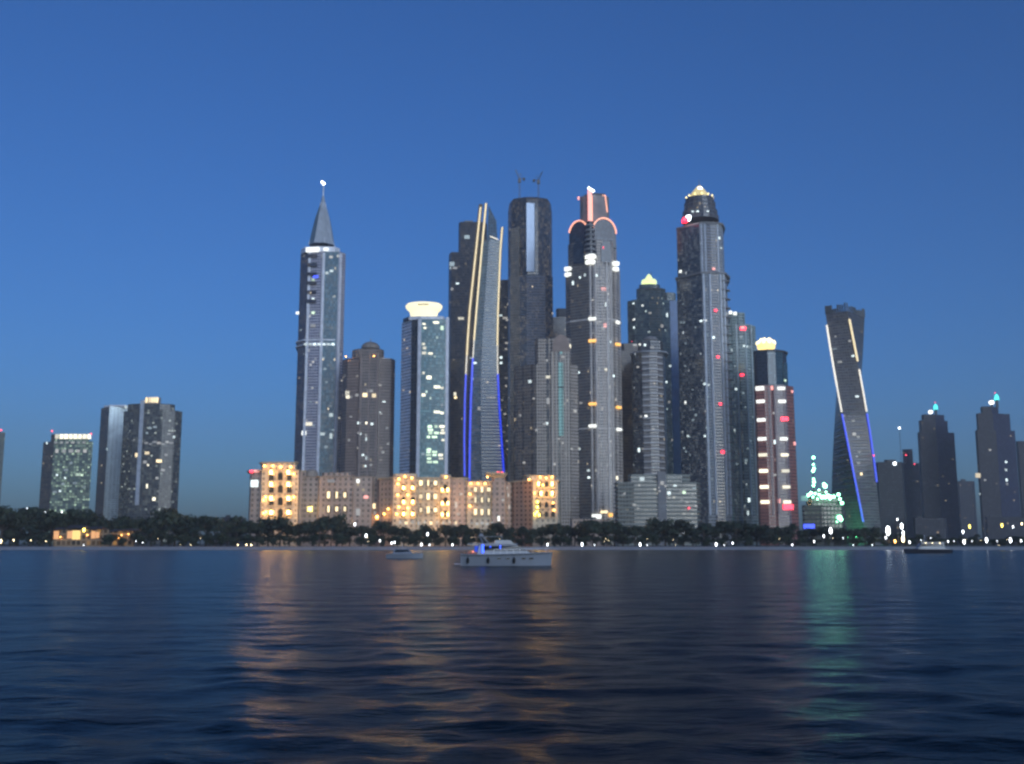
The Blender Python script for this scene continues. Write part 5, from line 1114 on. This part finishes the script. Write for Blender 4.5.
def yacht():
    x = XX(506, 560, YD); t = thing('motor_yacht', 'white flybridge motor yacht with blue deck lights, moored off the beach in the middle', 'yacht', (x, YD, 0), rz=R(4))
    L = 16.4; b = MB(); st = hull(b, L, 4.6, 2.05); b.build('hull', WHITEP, t)
    b = MB()
    for i in range(len(st) - 1):
        for s in (-1, 1): b.bar((st[i][3][0], s * (st[i][3][1] + .03), st[i][3][2] - .25), (st[i + 1][3][0], s * (st[i + 1][3][1] + .03), st[i + 1][3][2] - .25), .06)
    b.build('rubbing_strake', RUBBER, t)
    for fx in (-6.9, -3.3, 1.3):
        b = MB(); b.ball((fx, -2.46, .95), .26, sz=2.3); b.bar((fx, -2.42, 1.5), (fx, -2.3, 2.1), .03); b.build('fender', RUBBER, t)
    b = MB()
    for px_ in (-1.4, .2, 3.0, 4.4): b.box(px_ - .35, px_ + .35, -2.33 if px_ < 2 else -2.16, -2.2 if px_ < 2 else -1.9, 1.15, 1.42)
    b.build('porthole', DARKW, t)
    b = MB(); house(b, (-5.2, 4.7), (-4.9, 1.6), 1.95, 1.6, 2.05, 3.75); b.build('saloon', WHITEP, t)
    b = MB(); house(b, (-4.4, 4.15), (-4.2, 1.9), 1.985, 1.7, 2.65, 3.5); b.build('saloon_window', DARKW, t)
    b = MB(); b.loft([(3.75, [(-6.9, -1.95), (1.7, -1.6), (2.2, 0), (1.7, 1.6), (-6.9, 1.95)]), (3.92, [(-6.9, -1.95), (1.6, -1.6), (2.1, 0), (1.6, 1.6), (-6.9, 1.95)])], 0, bottom=True)
    house(b, (-2.2, 1.3), (-2.0, .7), 1.6, 1.5, 3.92, 4.5); b.build('flybridge', WHITEP, t)
    b = MB(); b.face([(.75, -1.1, 4.5), (.75, 1.1, 4.5), (.25, 1.0, 5.0), (.25, -1.0, 5.0)]); b.face([(.78, 1.1, 4.5), (.78, -1.1, 4.5), (.28, -1.0, 5.0), (.28, 1.0, 5.0)]); b.build('windscreen', DARKW, t)
    b = MB()
    for s in (-1, 1): b.bar((-4.2, s * 1.6, 3.9), (-4.7, s * 1.35, 5.3), .11); b.bar((-3.1, s * 1.6, 3.9), (-4.3, s * 1.35, 5.3), .09)
    b.box(-4.95, -4.1, -1.4, 1.4, 5.25, 5.4); b.build('radar_arch', WHITEP, t)
    b = MB(); b.prism([(-4.5 + .35 * math.cos(k * .7), .35 * math.sin(k * .7)) for k in range(9)], 5.4, 5.65); b.bar((-4.5, .6, 5.4), (-4.7, .6, 7.0), .03); b.build('antenna', WHITEP, t)
    b = MB(); b.loft([(5.1, [(-4, -1.3), (-.6, -1.2), (-.6, 1.2), (-4, 1.3)]), (5.18, [(-4, -1.3), (-.6, -1.2), (-.6, 1.2), (-4, 1.3)])], 0, bottom=True)
    for sx in (-.8,): 
        for s in (-1, 1): b.bar((sx, s * 1.1, 4.4), (sx, s * 1.1, 5.1), .04)
    b.build('canopy', mat('canvas canopy', (.3, .33, .35), .8), t)
    b = MB()
    for s in (-1, 1):
        pts = [(s_[3][0], s * s_[3][1] * .93, s_[3][2]) for s_ in st[5:]]
        for a, c in zip(pts[:-1], pts[1:]): b.bar((a[0], a[1], a[2] + .75), (c[0], c[1], c[2] + .75), .03); b.bar(a, (a[0], a[1], a[2] + .75), .025)
    b.build('bow_rail', ALU, t)
    b = MB(); b.box(-9.3, -8.1, -2, 2, .25, .42); b.build('swim_platform', WHITEP, t)
    for x_, z0, z1, w_ in ((-4.25, 2.3, 3.7, .32), (-1.15, 3.0, 3.6, .13), (-2.9, 3.2, 3.45, .1)):
        b = MB(); b.box(x_ - w_ / 2, x_ + w_ / 2, -2.16, -2.03, z0, z1); b.build('deck_light', E['boatblue'], t)
    b = MB(); b.box(-5.6, -4.5, 1.3, 1.4, 2.35, 3.5); b.build('deck_light', emit('dim blue deck light', (.02, .08, .8), .8), t)
    b = MB(); b.ball((-6.0, -1.9, 2.5), .16); b.build('port_light', emit('coral port light', (1, .25, .15), 2), t)
    b = MB()
    for k in range(3): b.box(-6.9 + k * .55, -6.5 + k * .55, -1.7, -1.2, 2.05, 2.5)
    b.build('deck_seat', mat('coral seat', (.5, .2, .16), .8), t)
    return t
yacht()
d = 232.0 * K; x = XX(405, 555, d); t = thing('small_boat', 'small pale cabin boat lying left of the yacht', 'boat', (x, d, 0), rz=R(-6))
b = MB(); st = hull(b, 9.6, 3.0, 1.15); b.build('hull', WHITEP, t)
b = MB(); house(b, (-3.2, 2.3), (-2.6, .6), 1.15, .9, 1.15, 2.5); b.build('cabin', WHITEP, t)
b = MB(); house(b, (-2.6, 1.7), (-2.3, .9), 1.17, .98, 1.6, 2.25); b.build('cabin_window', DARKW, t)
b = MB(); b.bar((-.4, 0, 2.5), (-.9, 0, 4.0), (.06, .03)); b.bar((-.9, -.5, 3.4), (-.9, .5, 3.4), .03); b.build('mast', ALU, t)
b = MB()
for s in (-1, 1):
    pts = [(s_[3][0], s * s_[3][1] * .9, s_[3][2]) for s_ in st[7:]]
    for a, c in zip(pts[:-1], pts[1:]): b.bar((a[0], a[1], a[2] + .5), (c[0], c[1], c[2] + .5), .025); b.bar(a, (a[0], a[1], a[2] + .5), .02)
b.build('bow_rail', ALU, t)
d = 345.0 * K; x = XX(927, 552, d); t = thing('moored_boat', 'low dark-hulled boat with a pale cabin moored near the quay floodlights', 'boat', (x, d, 0), rz=R(183))
b = MB(); st = hull(b, 18.5, 4.8, 1.5); b.build('hull', mat('navy hull paint', (.03, .035, .05), .3), t)
b = MB(); b.loft([(1.5, [(-8.4, -2.2), (4.5, -2.1), (4.5, 2.1), (-8.4, 2.2)]), (1.85, [(-8.4, -2.2), (4.5, -2.1), (4.5, 2.1), (-8.4, 2.2)])], 0); b.build('bulwark', WHITEP, t)
b = MB(); house(b, (-6.5, 4.0), (-6.2, 2.4), 1.9, 1.7, 1.85, 4.2); b.build('cabin', mat('grey cabin paint', (.4, .42, .44), .4), t)
b = MB(); house(b, (-6.0, 3.5), (-5.9, 2.7), 1.93, 1.78, 2.6, 3.7); b.build('cabin_window', DARKW, t)
b = MB(); b.loft([(4.2, [(-8, -2), (2.9, -1.9), (2.9, 1.9), (-8, 2)]), (4.4, [(-8, -2), (2.9, -1.9), (2.9, 1.9), (-8, 2)])], 0, bottom=True)
for s in (-1, 1): b.bar((-7.8, s * 1.8, 1.8), (-7.8, s * 1.8, 4.2), .06)
b.build('awning', WHITEP, t)
b = MB(); 
for x_ in (-4.5, -1.5, 1.2):
    k = MB(); k.ball((x_, 1.97, 4.0), .16); k.build('cabin_lamp', E['streetw'], t)
b.bar((1, 0, 4.4), (.6, 0, 7.2), (.08, .04)); b.bar((.7, -.7, 6.2), (.7, .7, 6.2), .04); b.build('mast', ALU, t)

# ------------------------------------------------------------------ pieces of pieces: hang them on the part they belong to
SUB = {'crown_light': ('crown', 'spire_base', 'crown_block'), 'crown_lamp': ('crown',), 'crown_lettering': ('crown',), 'mast_light': ('mast',), 'spire_rib': ('spire',), 'mast': ('spire',), 'cap_lamp': ('pyramid_cap',), 'cap_floodlight': ('pyramid_cap',),
       'crown_fin': ('crown_block',), 'crown_cap': ('crown_block',), 'crown_edge_light': ('crown_block',), 'arch_light': ('glass_arch',), 'strip_mullion': ('lit_glass_strip',), 'glass_strip': ('upper_body',), 'edge_strip': ('upper_body',),
       'balcony_floors': ('tower_body',), 'belt_light': ('belt_floor',), 'attic_cornice': ('roof_attic',), 'drum_light': ('round_top',), 'saloon_window': ('saloon',), 'porthole': ('hull',), 'rubbing_strake': ('hull',), 'windscreen': ('flybridge',), 'antenna': ('radar_arch',),
       'cabin_window': ('cabin',), 'floor_ledge': ('hotel_body',), 'pale_strip': ('tower_body',), 'pale_pier': ('tower_body',), 'roof_light': ('roof_plant',), 'mint_lamp': ('upper_storey',), 'flared_cornice': ('corner_turret',), 'fin_edge_light': ('crown_block',), 'lower_arch': ('upper_body',)}
for t in [o for o in bpy.data.objects if o.parent is None and o.type == 'EMPTY']:
    kids = list(t.children)
    for k in kids:
        for want in SUB.get(k.name.split('.')[0], ()):
            host = next((h for h in kids if h.name.split('.')[0] == want and h is not k and h.location.length < 1e-6 and h.parent == t), None)
            if host and not any(c.name.split('.')[0] in SUB and c.children for c in (k,)):
                k.parent = host; break
